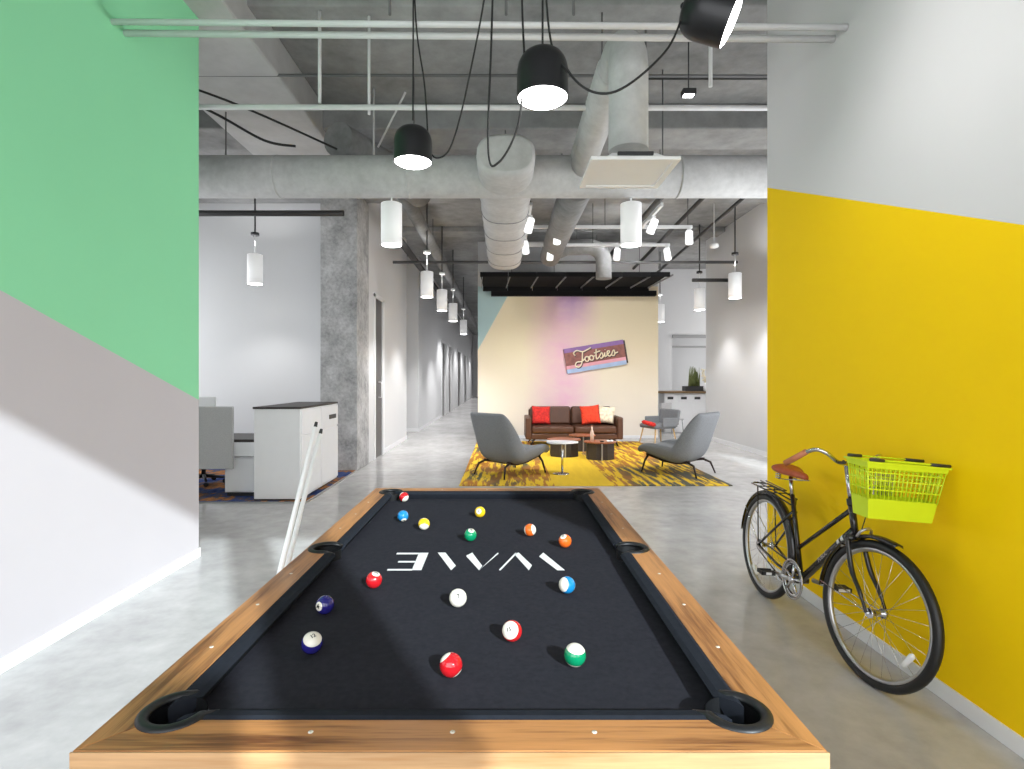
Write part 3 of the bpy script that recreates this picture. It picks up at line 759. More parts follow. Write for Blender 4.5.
# ------------------------------------------------------------------ pantry
t = thing('counter_cabinet', 'white pantry base cabinet with dark recessed handles', 'cabinet', (0,0,0))
CY = 15.5
MB().box(4.55,6.6,CY,CY+.6,.0,1.10).box(4.30,4.36,CY,CY+.6,0,1.10).build('body', W['lam'], t, bevel=.005)
for a, b_ in ((4.57,4.93),(4.95,5.31),(5.33,5.69),(5.71,6.07)):
    f = MB().box(a,b_,CY-.02,CY,.04,1.06).build('door', W['lam'], t, bevel=.003)
    MB().box(a+.06,a+.22,CY-.03,CY-.02,.93,1.0).build('handle', W['darkgrey'], f)
tag(MB().box(4.28,6.65,CY-.12,CY+.65,1.10,1.16).build('worktop', mat('tan_worktop', lin(120,96,66), .4), bevel=.005), 'brown wooden worktop over the white pantry cabinets', 'worktop')
t = thing('planter', 'dark tray planter with olive green plants on the pantry worktop', 'planter', (5.46,CY+.15,1.16))
MB().box(-.32,.28,-.15,.15,0,.14).build('tray', W['darkgrey'], t, bevel=.01)
mb = MB()
for k in range(60):
    a = random.uniform(-.16,.1); b_ = random.uniform(-.1,.1); h = random.uniform(.25,.62)
    mb.tube([(a,b_,.13),(a+random.uniform(-.03,.03),b_+random.uniform(-.03,.03),.1+h)], [.02,.004], 5)
mb.build('foliage', W['green'], t)
t = thing('vase', 'cream flowers in a pale vase beside the planter', 'vase', (5.70,CY-.02,1.16))
MB().lathe([(.05,0),(.06,.1),(.035,.2),(.04,.24)], 16).build('body', W['lam'], t)
mb = MB()
for k in range(14):
    c_ = Vector((random.uniform(-.1,.05),random.uniform(-.08,.08),random.uniform(.3,.62)))
    mb.tube([(0,0,.2), tuple(c_)], .005, 5)
    mb.lathe([(.001,-.03),(.035,0),(.001,.03)], 8, M=Matrix.Translation(c_), cap=False)
mb.build('flowers', mat('cream_flower', lin(238,226,196), .8), t)
mb = MB()

# ------------------------------------------------------------------ office furniture
t = thing('filing_cabinet', 'tall white storage cabinet with a dark top beside the concrete column', 'cabinet', (-3.08,6.80,.012))
MB().box(0,.575,0,1.50,.02,1.135).build('body', W['lam'], t, bevel=.006)
MB().box(-.012,.587,-.012,1.512,1.135,1.16).build('top', W['dark'], t, bevel=.004)
for k, (a, b_) in enumerate(((.02,.74),(.77,1.49))):
    d = MB().box(.575,.592,a,b_,.05,.80).build('door', W['lam'], t, bevel=.003)
    d2 = MB().box(.575,.592,a,b_,.82,1.12).build('drawer', W['lam'], t, bevel=.003)
    if k: MB().box(.592,.602,b_-.42,b_-.12,.93,.99).build('handle', W['darkgrey'], d2)
MB().box(.0,.56,.01,1.45,0,.02).build('plinth', W['dark'], t)
t = thing('desk', 'white office desk with dark edge beside the tall cabinet', 'desk', (-4.2,7.0,.012))
MB().box(-1.0,1.10,.0,.8,.70,.735).build('desk_top', W['dark'], t, bevel=.003)
MB().box(.2,1.10,-.0,.03,.52,.70).build('modesty_panel', W['lam'], t)
MB().box(-.98,-.92,.02,.78,0,.70).build('side_leg', W['lam'], t)
t = thing('pedestal', 'white drawer pedestal under the office desk', 'pedestal', (-3.57,7.06,.012))
MB().box(0,.47,0,.6,.05,.505).build('body', W['lam'], t, bevel=.004)
MB().box(.01,.46,-.014,0,.07,.49).build('drawer', W['lam'], t, bevel=.003)
MB().box(.02,.45,.02,.58,0,.05).build('plinth', W['darkgrey'], t)
t = thing('privacy_screen', 'grey fabric privacy screen fixed to the front of the desk', 'screen', (-4.4,6.94,.37))
MB().box(-.6,1.0,-.02,.02,.01,.80).build('panel', W['gfab2'], t, bevel=.012, seg=3)
MB().box(-.3,-.24,.0,.3,.30,.34).box(.5,.56,.0,.3,.30,.34).build('bracket', W['alu'], t)
tag(MB().box(-4.6,-3.97,7.6,7.62,.9,1.27).tube([(-4.3,7.63,.75),(-4.3,7.63,1.0)], .02, 8).build('monitor', W['lam'], bevel=.008), 'back of a white monitor behind the grey screen', 'monitor')
t = thing('office_chair', 'black wheeled office chair under the desk behind the grey screen', 'chair', (-4.3,7.9,.012))
for k in range(5):
    a = 2*PI*k/5+.3
    f = MB().tube([(0,0,.12),(.28*math.cos(a),.28*math.sin(a),.08)], [.03,.015], 8).build('leg', W['darkgrey'], t)
    MB(Matrix.Translation((.28*math.cos(a),.28*math.sin(a),.03)) @ Matrix.Rotation(PI/2,4,'X')).lathe([(.03,-.02),(.03,.02)], 14).build('caster', W['rubber'], f)
MB().tube([(0,0,.1),(0,0,.42)], .028, 12).build('gas_lift', W['darkgrey'], t)
MB().box(-.24,.24,-.24,.24,.42,.50).build('seat', W['darkgrey'], t, bevel=.035, seg=3)
MB().box(-.22,.22,.22,.28,.55,.86).tube([(0,.2,.44),(0,.27,.6)], .02, 8).build('backrest', W['darkgrey'], t, bevel=.03, seg=3)

# ------------------------------------------------------------------ pool table
TX0, TX1, TY0, TY1, TZ = -.843, .635, 1.076, 3.65, .80
CX = (TX0+TX1)/2; CYT = (TY0+TY1)/2
WB, CB, BED = .10, .048, .757
t = thing('pool_table', 'oak framed pool table with charcoal cloth and black pockets', 'pool table', (CX, CYT, 0))
T = Matrix.Translation((-CX,-CYT,0))
PK = []   # pockets (x, y, opening angle)
for sx in (-1,1):
    for sy in (-1,1):
        PK.append((CX+sx*(.742-WB-.03), CYT+sy*(1.287-WB-.03), math.atan2(-sy, -sx), 'c'))
    PK.append((CX+sx*(.742-WB+.012), CYT, 0 if sx < 0 else PI, 's'))
cutters = [MB().lathe([(.062,.3),(.062,1.0)], 40, M=Matrix.Translation((p[0],p[1],0))).build('cutter', W['cloth']) for p in PK]
ix0, ix1, iy0, iy1 = TX0+WB, TX1-WB, TY0+WB, TY1-WB
# top rails (mitred)
rails = [([(TX0,TY0),(TX1,TY0),(ix1,iy0),(ix0,iy0)],'woodx'),([(TX1,TY1),(TX0,TY1),(ix0,iy1),(ix1,iy1)],'woodx'),
         ([(TX0,TY1),(TX0,TY0),(ix0,iy0),(ix0,iy1)],'woody'),([(TX1,TY0),(TX1,TY1),(ix1,iy1),(ix1,iy0)],'woody')]
for pts, m in rails:
    o = MB().prism(pts, .742, TZ).build('top_rail', W[m]); cut(o, cutters)
    o.parent = t; o.matrix_parent_inverse = T
    d = o.modifiers.new('b','BEVEL'); d.width = .002; d.segments = 1; d.limit_method = 'ANGLE'; d.angle_limit = R(60)
# bed
o = MB().box(ix0-.04, ix1+.04, iy0-.04, iy1+.04, .715, BED).build('bed_cloth', W['cloth']); cut(o, cutters); o.parent = t; o.matrix_parent_inverse = T
# printed letters on the cloth, seen upside down from the near end
def cl(px, py):
    x = 380+px/5.12; y = 540+py/5.12
    Y = F*(EYE-BED)/(y-VY); return ((x-VX)*Y/F, Y)
letters = [[(200,66),(248,66),(212,154),(163,154)],
    [(88,66),(205,66),(203,73),(84,73)],[(95,108),(186,108),(183,115),(91,115)],[(40,149),(168,149),(165,156),(36,156)],
    [(296,65),(335,65),(388,132),(364,155)],
    [(441,82),(472,65),(523,132),(507,155)],[(507,155),(603,65),(607,70),(521,142)],
    [(609,153),(694,65),(700,70),(617,156)],[(687,72),(710,65),(778,130),(762,155)],
    [(815,85),(836,65),(946,155),(908,155)]]
q = MB()
for L in letters: q.prism([cl(*p) for p in L], BED, BED+.0008)
o = q.build('cloth_lettering', W['print']); o.parent = t; o.matrix_parent_inverse = T
# cushions
def cush(p):      # p: back-a, back-b, nose-b, nose-a
    q = MB(); a, b_, c_, d_ = [Vector((x, y, 0)) for x, y in p]
    nrm = ((c_+d_)/2-(a+b_)/2).normalized()
    back = [a, b_]
    prof = [(0,.742),(0,.799),(.010,.803),(.035,.799),(CB,.792),(CB-.004,.783),(CB-.02,.760),(CB-.022,.7575)]
    ra = []; rb = []
    for off, z in prof:
        k = off/CB
        pa = a.lerp(d_, k); pb = b_.lerp(c_, k)
        ra.append((pa.x,pa.y,z)); rb.append((pb.x,pb.y,z))
    q.rings([ra, rb])
    o = q.build('cushion', W['cushion'])
    for f in o.data.polygons: f.use_smooth = False
    o.parent = t; o.matrix_parent_inverse = T
g = .072; sg = .062; e = .05
nx0, nx1, ny0, ny1 = ix0+CB, ix1-CB, iy0+CB, iy1-CB
cush([(ix0+.045,iy0),(ix1-.045,iy0),(ix1-g-.028,ny0),(ix0+g+.028,ny0)])
cush([(ix1-.045,iy1),(ix0+.045,iy1),(ix0+g+.028,ny1),(ix1-g-.028,ny1)])
for (bx, nx) in ((ix0,nx0),(ix1,nx1)):
    cush([(bx,iy0+.045),(bx,CYT-sg),(nx,CYT-sg-.012),(nx,iy0+g+.028)])
    cush([(bx,CYT+sg),(bx,iy1-.045),(nx,iy1-g-.028),(nx,CYT+sg+.012)])
for px, py, ang, ty in PK:
    half = R(58) if ty == 'c' else R(75)
    pts = []
    for k in range(25):
        a = ang+half+(2*PI-2*half)*k/24
        pts.append((px+.065*math.cos(a), py+.065*math.sin(a), TZ-.002))
    # ears
    e0 = Vector((math.cos(ang), math.sin(ang), 0))
    pts = [tuple(Vector(pts[0])+e0*.035+Vector((0,0,-.008)))] + pts + [tuple(Vector(pts[-1])+e0*.035+Vector((0,0,-.008)))]
    o = MB().tube(pts, [.009]+[.0135]*25+[.009], 10, sy=.75).build('pocket', W['rubber'])
    o.parent = t; o.matrix_parent_inverse = T
    cupo = MB().lathe([(.0615,.795),(.0605,.74),(.052,.66),(.001,.63),(.001,.635),(.048,.664),(.058,.742),(.060,.795)], 30, M=Matrix.Translation((px,py,0)), cap=False).build('pocket_cup', W['rubber'], o, smooth=True)
# pearl sights
for k in (-1,0,1):
    for yy in (TY0+.058, TY1-.058):
        MB().lathe([(.001,.7995),(.0055,.7995),(.0055,.8008),(.001,.8008)], 12, M=Matrix.Translation((CX+k*.2925-CX,yy-CYT,0)), cap=False).build('sight', W['pearl'], t)
for yy in (.31,.59,.87):
    for s_ in (-1,1):
        for sx in (-1,1):
            MB().lathe([(.001,.7995),(.0055,.7995),(.0055,.8008),(.001,.8008)], 12, M=Matrix.Translation((sx*(.742-.055),s_*yy,0)), cap=False).build('sight', W['pearl'], t)
# apron and legs
ap = [(-.742,.742,-1.287,-1.262,'woodf'),(-.742,.742,1.262,1.287,'woodf'),(-.742,-.717,-1.262,1.262,'woody'),(.717,.742,-1.262,1.262,'woody')]
for a in ap: MB().box(a[0],a[1],a[2],a[3],.52,.742).build('apron', W[a[4]], t, bevel=.003)
for y_ in (-1.290,1.287): MB().box(-.742,.742,y_,y_+.003,.52,.7985).build('fascia', W['woodf'], t)
for sx in (-1,1):
    for sy in (-1,1):
        MB().box(sx*.58-.08,sx*.58+.08,sy*1.05-.08,sy*1.05+.08,0,.63).build('leg', W['woody'], t, bevel=.008)
MB().box(-.7,.7,-1.22,1.22,.60,.63).build('underframe', W['drumw'], t)
for c_ in cutters: kill(c_)

# balls
BR = .0298
def ball_mat(nm, col, axis, stripe, num_dir=None, wd=.55):
    m, nt, b = new_mat(nm)
    tc = N(nt, 'ShaderNodeTexCoord')
    def dot(v):
        d = N(nt, 'ShaderNodeVectorMath', operation='DOT_PRODUCT'); nt.links.new(tc.outputs['Object'], d.inputs[0]); d.inputs[1].default_value = Vector(v).normalized()/BR
        return d.outputs['Value']
    white = lin(238,232,218)
    if stripe:
        k = math_n(nt, 'LESS_THAN', math_n(nt, 'ABSOLUTE', dot(axis)), wd)
        c = mix(nt, k, white, col)
    else: c = col
    if num_dir is not None:
        k2 = math_n(nt, 'GREATER_THAN', dot(num_dir), .87)
        c = mix(nt, k2, c, white)
    if isinstance(c, tuple): b.inputs['Base Color'].default_value = c
    else: nt.links.new(c, b.inputs['Base Color'])
    b.inputs['Roughness'].default_value = .08; b.inputs['Coat Weight'].default_value = .5
    return m
def sphere(name, r, m):
    bm_ = bmesh.new(); bmesh.ops.create_uvsphere(bm_, u_segments=36, v_segments=20, radius=r)
    me = bpy.data.meshes.new(name); bm_.to_mesh(me); bm_.free(); me.materials.append(m)
    for p in me.polygons: p.use_smooth = True
    o = bpy.data.objects.new(name, me); C.objects.link(o); return o
def text_mesh(txt, size, bold=0):
    cu = bpy.data.curves.new('t', 'FONT'); cu.offset = bold; cu.body = txt; cu.size = size; cu.align_x = 'CENTER'; cu.align_y = 'CENTER'; cu.resolution_u = 4
    o = bpy.data.objects.new('t', cu); C.objects.link(o); bpy.context.view_layer.update()
    me = bpy.data.meshes.new_from_object(o.evaluated_get(bpy.context.evaluated_depsgraph_get()))
    kill(o); return me
ink = mat('black_ink', lin(20,20,22), .3)
def number_on(ball, txt, d, size=.016, roll=0):
    me = text_mesh(txt, size, size*.03)
    bm_ = bmesh.new(); bm_.from_mesh(me)
    bmesh.ops.subdivide_edges(bm_, edges=[e_ for e_ in bm_.edges if e_.calc_length() > .003], cuts=2)
    d = Vector(d).normalized()
    q = d.to_track_quat('Z', 'Y').to_matrix() @ Matrix.Rotation(roll, 3, 'Z')
    for v in bm_.verts:
        p = q @ Vector((v.co.x, v.co.y, BR)); v.co = p.normalized()*(BR+.0009)
    bm_.to_mesh(me); bm_.free(); me.materials.clear(); me.materials.append(ink)
    o = bpy.data.objects.new('number', me); C.objects.link(o); o.parent = ball
red, blue, yel, grn, ora, nav, mar = lin(196,28,36), lin(28,130,190), lin(236,194,34), lin(12,138,92), lin(230,104,34), lin(38,34,118), lin(200,36,40)
balls = [(404,497,red,(.6,-.45,-.55),1,None,None,'red striped ball by the far left corner pocket'),
 (403,516,blue,(0,0,1),0,(.25,-.55,-.55),'2','solid blue ball near the far left pocket'),
 (424,524,yel,(.1,-.75,-.65),1,None,None,'yellow and white striped ball beside the solid blue ball'),
 (480,512,yel,(0,0,1),0,(-.2,-.8,.3),'1','solid yellow ball alone near the far cushion'),
 (470.5,535,grn,(0,0,1),0,(.15,-.35,.8),'6','solid green ball above the cloth lettering'),
 (530,530,ora,(.9,-.3,.2),1,None,None,'orange and white striped ball near the far right'),
 (565,541,ora,(0,0,1),0,(-.3,-.35,.8),'5','solid orange ball above the end of the lettering'),
 (374,580,red,(0,0,1),0,(.3,-.2,.9),'3','solid red ball just below the left of the lettering'),
 (325,605,nav,(0,0,1),0,(-.45,-.8,.15),'4','dark purple ball with a number facing out at the left'),
 (312,643,nav,(.25,-.45,.85),1,None,'12','navy and white striped ball nearest the left cushion'),
 (458,598,lin(240,234,220),(0,0,1),0,None,'7','white ball with a small dark mark at the table centre'),
 (567,585,blue,(-.75,-.5,.25),1,None,None,'blue and white striped ball right of the white ball'),
 (512,631,mar,(-.3,-.75,.45),1,None,'15','mostly white ball with a red stripe showing at one edge'),
 (451,665,red,(-.62,.1,.75),1,None,None,'red ball with white end caps closest to the near rail'),
 (575,655,grn,(.1,-.1,.95),1,None,None,'green striped ball with white top near the right cushion')]
for i, (px, py, col, ax, st, nd, tx, lb) in enumerate(balls):
    Y = F*(EYE-BED-BR)/(py-VY); X = (px-VX)*Y/F
    o = sphere('billiard_ball', BR, ball_mat('ball_%02d' % i, col, ax, st, nd, .8 if px == 451 else .55))
    o.location = (X, Y, BED+BR+.0004); tag(o, lb, 'ball')
    if tx: number_on(o, tx, nd if nd is not None else (ax if st else (.1,-.75,.45)), .015 if len(tx) > 1 else .02, R(20))

# cue sticks
def cue(a, b_, lb):
    a, b_ = Vector(a), Vector(b_)
    t = thing('cue_stick', lb, 'cue', tuple(a))
    v = b_-a
    MB().tube([(0,0,0), tuple(v*.5), tuple(v*.985)], [.015,.012,.0075], 12).build('shaft', W['lam'], t)
    MB().tube([tuple(v*.985), tuple(v)], [.0075,.006], 12).build('tip', W['darkgrey'], t)
# lean over the left rail edge
def over(px, py, Yt, Yr, zfloor=0.012):
    """top of the stick, then its foot so that it rests on the rail's outer edge"""
    top = Vector((P3(px,Yt), Yt, EYE-(py-VY)/F*Yt)); rail = Vector((TX0-.012, Yr, TZ))
    d = (rail-top); k = (zfloor-top.z)/d.z
    return top+d*k, top
a, b_ = over(316.5,422,2.3,2.12); cue(a, b_, 'left of the two white cue sticks leaning on the table')
a, b_ = over(321.5,429,2.36,2.19); cue(a, b_, 'right of the two white cue sticks leaning on the table')

# ------------------------------------------------------------------ bicycle
BX = 1.835
bike = thing('bicycle', 'dark city bicycle leaning by the yellow wall', 'bicycle', (BX,0,0))
bike.rotation_euler = (0, math.atan(.06), 0)
HR, HF = (0,3.87,.355), (0,2.75,.355)
STEER = R(9)
PIV = Vector((0,2.93,.70)); TOPS = Vector((.0,3.04,1.05)); AX = (TOPS-PIV).normalized()
SM = Matrix.Translation(PIV) @ Matrix.Rotation(STEER, 4, AX) @ Matrix.Translation(-PIV)
def part(mb, name, m, par=bike, **k):
    return mb.build(name, m, par, **k)
def wheel(center, M, front):
    cy, cz = center[1], center[2]; RR = .355
    circ3 = lambda r, n=64, x=0: [(x, cy+r*math.cos(2*PI*k/n), cz+r*math.sin(2*PI*k/n)) for k in range(n)]
    tire = MB(M).tube(circ3(RR-.0225), .0225, 12, closed=True).build('wheel', W['rubber'], bike)
    mb = MB(M)
    n = 64; rgs = []
    for k in range(n):
        a = 2*PI*k/n; row = []
        for dx, r in ((-.013,RR-.036),(-.013,RR-.052),(0,RR-.06),(.013,RR-.052),(.013,RR-.036)):
            row.append((dx, cy+r*math.cos(a), cz+r*math.sin(a)))
        rgs.append(row)
    mb.rings(rgs, closed=True).build('rim', W['alu'], tire)
    MB(M).tube([(-.045,cy,cz),(-.033,cy,cz),(-.030,cy,cz),(.030,cy,cz),(.033,cy,cz),(.045,cy,cz)], [.024,.024,.015,.015,.024,.024], 16).tube([(-.06,cy,cz),(.06,cy,cz)], .007, 8).build('hub', W['chrome'], tire)
    for k in range(28):
        a = 2*PI*k/28; s_ = -1 if k % 2 else 1
        off = R(38) if (k//2) % 2 else -R(38)
        MB(M).tube([(s_*.035, cy+.022*math.cos(a+off*1.6), cz+.022*math.sin(a+off*1.6)), (0, cy+(RR-.055)*math.cos(a), cz+(RR-.055)*math.sin(a))], .0011, 5).build('spoke', W['chrome'], tire)
    ra = R(-32) if front else R(-60)
    ra = R(180+32) if front else ra
    c_ = (-.012, cy+.245*math.cos(ra), cz+.245*math.sin(ra))
    dd = Vector((0, -math.sin(ra), math.cos(ra)))
    mb = MB(M); mb.tube([tuple(Vector(c_)-dd*.045), tuple(Vector(c_)-dd*.035), tuple(Vector(c_)+dd*.035), tuple(Vector(c_)+dd*.045)], [.006,.014,.014,.006], 10)
    mb.build('reflector', W['trimw'], tire)
I4 = Matrix()
wheel(HR, I4, False); wheel(HF, SM, True)
# fenders
def fender(center, M, a0, a1):
    mb = MB(M); rgs = []
    for k in range(25):
        a = R(a0+(a1-a0)*k/24); row = []
        for dx, dr in ((-.028,-.012),(-.020,.004),(0,.010),(.020,.004),(.028,-.012),(.018,-.001),(0,.005),(-.018,-.001)):
            r = .373+dr; row.append((dx, center[1]+r*math.cos(a), center[2]+r*math.sin(a)))
        rgs.append(row)
    return mb.rings(rgs).build('fender', W['frame'], bike)
fender(HF, SM, 0, 104); fender(HR, I4, -8+10, 195)
for s_ in (-1,1):
    MB(SM).tube([(s_*.05,HF[1],HF[2]),(s_*.03,HF[1]+.355,HF[2]+.03)], .003, 6).build('fender_stay', W['chrome'], bike)
    MB().tube([(s_*.055,HR[1],HR[2]),(s_*.03,HR[1]+.30,HR[2]+.21)], .003, 6).build('fender_stay', W['chrome'], bike)
# frame
BBk = (0,3.41,.28); ST_ = (0,3.575,.77); HT0 = PIV+Vector((0,.0,.0)); HB = PIV - AX*.0; HTb = tuple(PIV-AX*.02); HTt = tuple(PIV+AX*.17)
hb = PIV+AX*.02; ht = PIV+AX*.13
smid = Vector(BBk).lerp(Vector(ST_), .36)
fr = MB()
fr.tube([BBk, tuple(hb)], .023, 16)                      # down tube
fr.tube([tuple(smid), tuple(ht)], .0125, 14)              # lowered top tube
fr.tube([BBk, ST_], .0145, 14)
fr.tube([HTb, HTt], .018, 16)
fr.tube([(-.035,BBk[1],BBk[2]),(.035,BBk[1],BBk[2])], .024, 16)
for s_ in (-1,1):
    fr.tube([(s_*.02,BBk[1]+.03,BBk[2]),(s_*.045,3.62,.30),(s_*.062,HR[1],HR[2])], .009, 10)
    fr.tube([(s_*.012,3.54,.67),(s_*.04,3.68,.53),(s_*.062,HR[1],HR[2])], .008, 10)
part(fr, 'frame', W['frame'])
dt = (hb-Vector(BBk))
p0 = Vector(BBk)+dt*.84
for k in (0,.065):
    MB().tube([tuple(Vector(BBk)+dt*(.76+k)), tuple(Vector(BBk)+dt*(.80+k))], .0237, 16).build('frame_stripe', W['trimw'], bike)
# marks on the down tube
me = text_mesh('PUBLIC', .034); me.materials.clear(); me.materials.append(mat('pale_decal', lin(190,180,176), .5))
oo = bpy.data.objects.new('decal', me); C.objects.link(oo); oo.parent = bike
mid = Vector(BBk)+dt*.5
xa = dt.normalized(); za = Vector((-1,0,0)); ya = za.cross(xa)
MM = Matrix((( xa.x, ya.x, za.x, mid.x-.0236),( xa.y, ya.y, za.y, mid.y),( xa.z, ya.z, za.z, mid.z),(0,0,0,1)))
oo.matrix_local = MM
# fork
fk = MB(SM)
for s_ in (-1,1):
    fk.tube(bez([tuple(PIV+Vector((s_*.045,0,-.02))), tuple(PIV+Vector((s_*.055,-.06,-.17))), (s_*.058,HF[1]+.055,HF[2]+.09), (s_*.058,HF[1],HF[2])], 6), [.013]*8+[.011]*6+[.008]*5, 10)
fk.tube([tuple(PIV+Vector((-.05,0,-.02))), tuple(PIV+Vector((.05,0,-.02)))], .015, 10)
part(fk, 'fork', W['frame'])
# brake caliper at the crown
part(MB(SM).tube(bez([(-.035,2.88,.70),(-.03,2.86,.735),(0,2.85,.75),(.03,2.86,.735),(.035,2.88,.70)],4), .007, 8), 'brake_caliper', W['alu'])
# stem and handlebar
part(MB(SM).tube([tuple(PIV+AX*.165), tuple(TOPS)], .0125, 14).tube([tuple(TOPS), tuple(TOPS+Vector((0,-.07,.01)))], .012, 12), 'stem', W['chrome'])
part(MB(SM).tube([tuple(PIV+AX*.15), tuple(PIV+AX*.185)], .021, 14), 'headset', W['darkgrey'])
HB0 = TOPS+Vector((0,-.07,.01))
left = [HB0, HB0+Vector((-.07,0,.004)), HB0+Vector((-.14,-.025,.015)), HB0+Vector((-.20,-.02,.052)), HB0+Vector((-.245,.02,.062)), HB0+Vector((-.285,.11,.005))]
right = [HB0] + [Vector((-(v.x)*.60, v.y, v.z)) for v in left[1:]]
part(MB(SM).tube(bez([tuple(v) for v in left[::-1]]+[tuple(v) for v in right[1:]], 6), .011, 12), 'handlebar', W['chrome'])
for sgn, k in ((-1,1.0),(1,.60)):
    g0 = HB0+Vector((sgn*.262*k, .055,.045)); g1 = HB0+Vector((sgn*.30*k, .165,-.04))
    part(MB(SM).tube([tuple(g0), tuple(g1)], [.0155,.0165], 14), 'grip', W['grip'])
# bell & brake levers behind basket
for k, sgn in enumerate((-1,1)):
    part(MB(SM).tube(bez([tuple(HB0+Vector((sgn*.10,-.02,.02))), tuple(HB0+Vector((sgn*.13,-.07,.015))), tuple(HB0+Vector((sgn*.15,-.04,.01)))],4), .006, 8), 'brake_lever', W['darkgrey'])
part(MB(SM).tube(bez([tuple(HB0+Vector((-.10,-.04,.02))), tuple(HB0+Vector((-.04,-.12,-.02))), (-.02,2.84,.9), (-.01,2.88,.74)], 6), .003, 6), 'brake_cable', W['cable'])
# seat
part(MB().tube([tuple(ST_), (0,3.61,.885)], .0125, 14), 'seat_post', W['chrome'])
rr = []
for y, w, z, h in ((3.42,.012,.905,.012),(3.435,.022,.912,.02),(3.47,.028,.915,.022),(3.53,.045,.915,.024),(3.60,.082,.918,.028),(3.66,.10,.925,.032),(3.70,.095,.930,.03),(3.72,.06,.928,.018)):
    row = []
    for k in range(16):
        a = 2*PI*k/16; zz = math.sin(a)
        row.append((w*math.cos(a), y, z + (h*zz if zz > 0 else h*1.3*zz*abs(math.cos(a))**.3)))
    rr.append(row)
sd = part(MB().rings(rr), 'saddle', W['leather'], subsurf=1, smooth=True)
sp = MB()
for s_ in (-1,1):
    for yy in (3.66,):
        sp.tube([(s_*.055+.016*math.cos(a), yy+.016*math.sin(a), .86+.04*a/(6*PI)) for a in [k*PI/6 for k in range(37)]], .0035, 6)
    sp.tube([(s_*.02,3.42,.895),(s_*.03,3.55,.873),(s_*.055,3.66,.86)], .0035, 6)
sp.build('saddle_spring', W['chrome'], sd)
# rear rack
rk = MB()
rk.tube([(-.055,3.62,.735),(-.06,3.85,.755),(-.06,4.02,.76),(-.03,4.06,.76),(.03,4.06,.76),(.06,4.02,.76),(.06,3.85,.755),(.055,3.62,.735)], .006, 8)
rk.tube([(0,3.60,.735),(0,4.06,.765)], .005, 8)
for yy in (3.72,3.84,3.96): rk.tube([(-.06,yy,.752),(.06,yy,.752)], .004, 6)
rk.tube([(-.02,3.98,.79),(-.025,3.7,.775),(.025,3.7,.775),(.02,3.98,.79)], .004, 6)
for s_ in (-1,1):
    rk.tube([(s_*.062,HR[1],HR[2]+.02),(s_*.06,3.93,.757)], .0045, 6)
    rk.tube([(s_*.05,3.62,.735),(s_*.015,3.56,.71)], .005, 6)
part(rk, 'rear_rack', W['frame'])
# drivetrain on the near side
def disc_ring(x, cy, cz, ro, ri, th, n=40):
    rgs = []
    for k in range(n):
        a = 2*PI*k/n
        rgs.append([(x-th, cy+ri*math.cos(a), cz+ri*math.sin(a)),(x-th, cy+ro*math.cos(a), cz+ro*math.sin(a)),(x+th, cy+ro*math.cos(a), cz+ro*math.sin(a)),(x+th, cy+ri*math.cos(a), cz+ri*math.sin(a))])
    return rgs
cr = MB().rings(disc_ring(-.055,BBk[1],BBk[2],.112,.085,.003), closed=True).rings(disc_ring(-.062,BBk[1],BBk[2],.122,.108,.002), closed=True)
for k in range(5):
    a = 2*PI*k/5+.4
    cr.tube([(-.056,BBk[1],BBk[2]),(-.056,BBk[1]+.092*math.cos(a),BBk[2]+.092*math.sin(a))], .009, 8)
cr.tube([(-.05,BBk[1],BBk[2]),(-.075,BBk[1],BBk[2])], .02, 14)
cr = part(cr, 'chainring', W['chrome'])
ca = R(-8)
def crank(s_, a):
    e_ = (s_*.085, BBk[1]+.165*math.cos(a), BBk[2]+.165*math.sin(a))
    c_ = MB().tube([(s_*.072,BBk[1],BBk[2]), e_], [.013,.010], 10).build('crank', W['alu'], bike)
    pd = MB()
    pd.box(e_[0]+(-.10 if s_<0 else .012), e_[0]+(-.012 if s_<0 else .10), e_[1]-.035, e_[1]-.025, e_[2]-.012, e_[2]+.012)
    pd.box(e_[0]+(-.10 if s_<0 else .012), e_[0]+(-.012 if s_<0 else .10), e_[1]+.025, e_[1]+.035, e_[2]-.012, e_[2]+.012)
    pd.tube([e_, (e_[0]+s_*.10, e_[1], e_[2])], .011, 10)
    pd.box(e_[0]+(-.10 if s_<0 else .09), e_[0]+(-.09 if s_<0 else .10), e_[1]-.035, e_[1]+.035, e_[2]-.01, e_[2]+.01)
    pd.build('pedal', W['darkgrey'], c_)
    for dy in (-1,1): MB().box(e_[0]+s_*.03-.008, e_[0]+s_*.08+.008, e_[1]+dy*.0365-.002, e_[1]+dy*.0365+.002, e_[2]-.008, e_[2]+.008).build('pedal_reflector', W['trimw'], c_)
crank(-1, R(-6)); crank(1, R(174))
ch = MB()
for zz in (.088,-.088):
    ch.tube([(-.055,BBk[1],BBk[2]+zz),(-.052,HR[1],HR[2]+zz*.42)], .0045, 6)
part(ch, 'chain', W['steel'])
part(MB().rings(disc_ring(-.052,HR[1],HR[2],.04,.015,.004,24), closed=True), 'rear_sprocket', W['chrome'])

# basket (rides on the front of the bicycle but lifts off)
T1 = (Matrix.Translation((BX,0,0)) @ Matrix.Rotation(math.atan(.06),4,'Y') @ SM)
bk = thing('basket', 'lime green plastic shopping basket on the front of the bicycle', 'basket', (1.855,2.55,.862))
bk.rotation_euler = (0, math.atan(.085), 0)
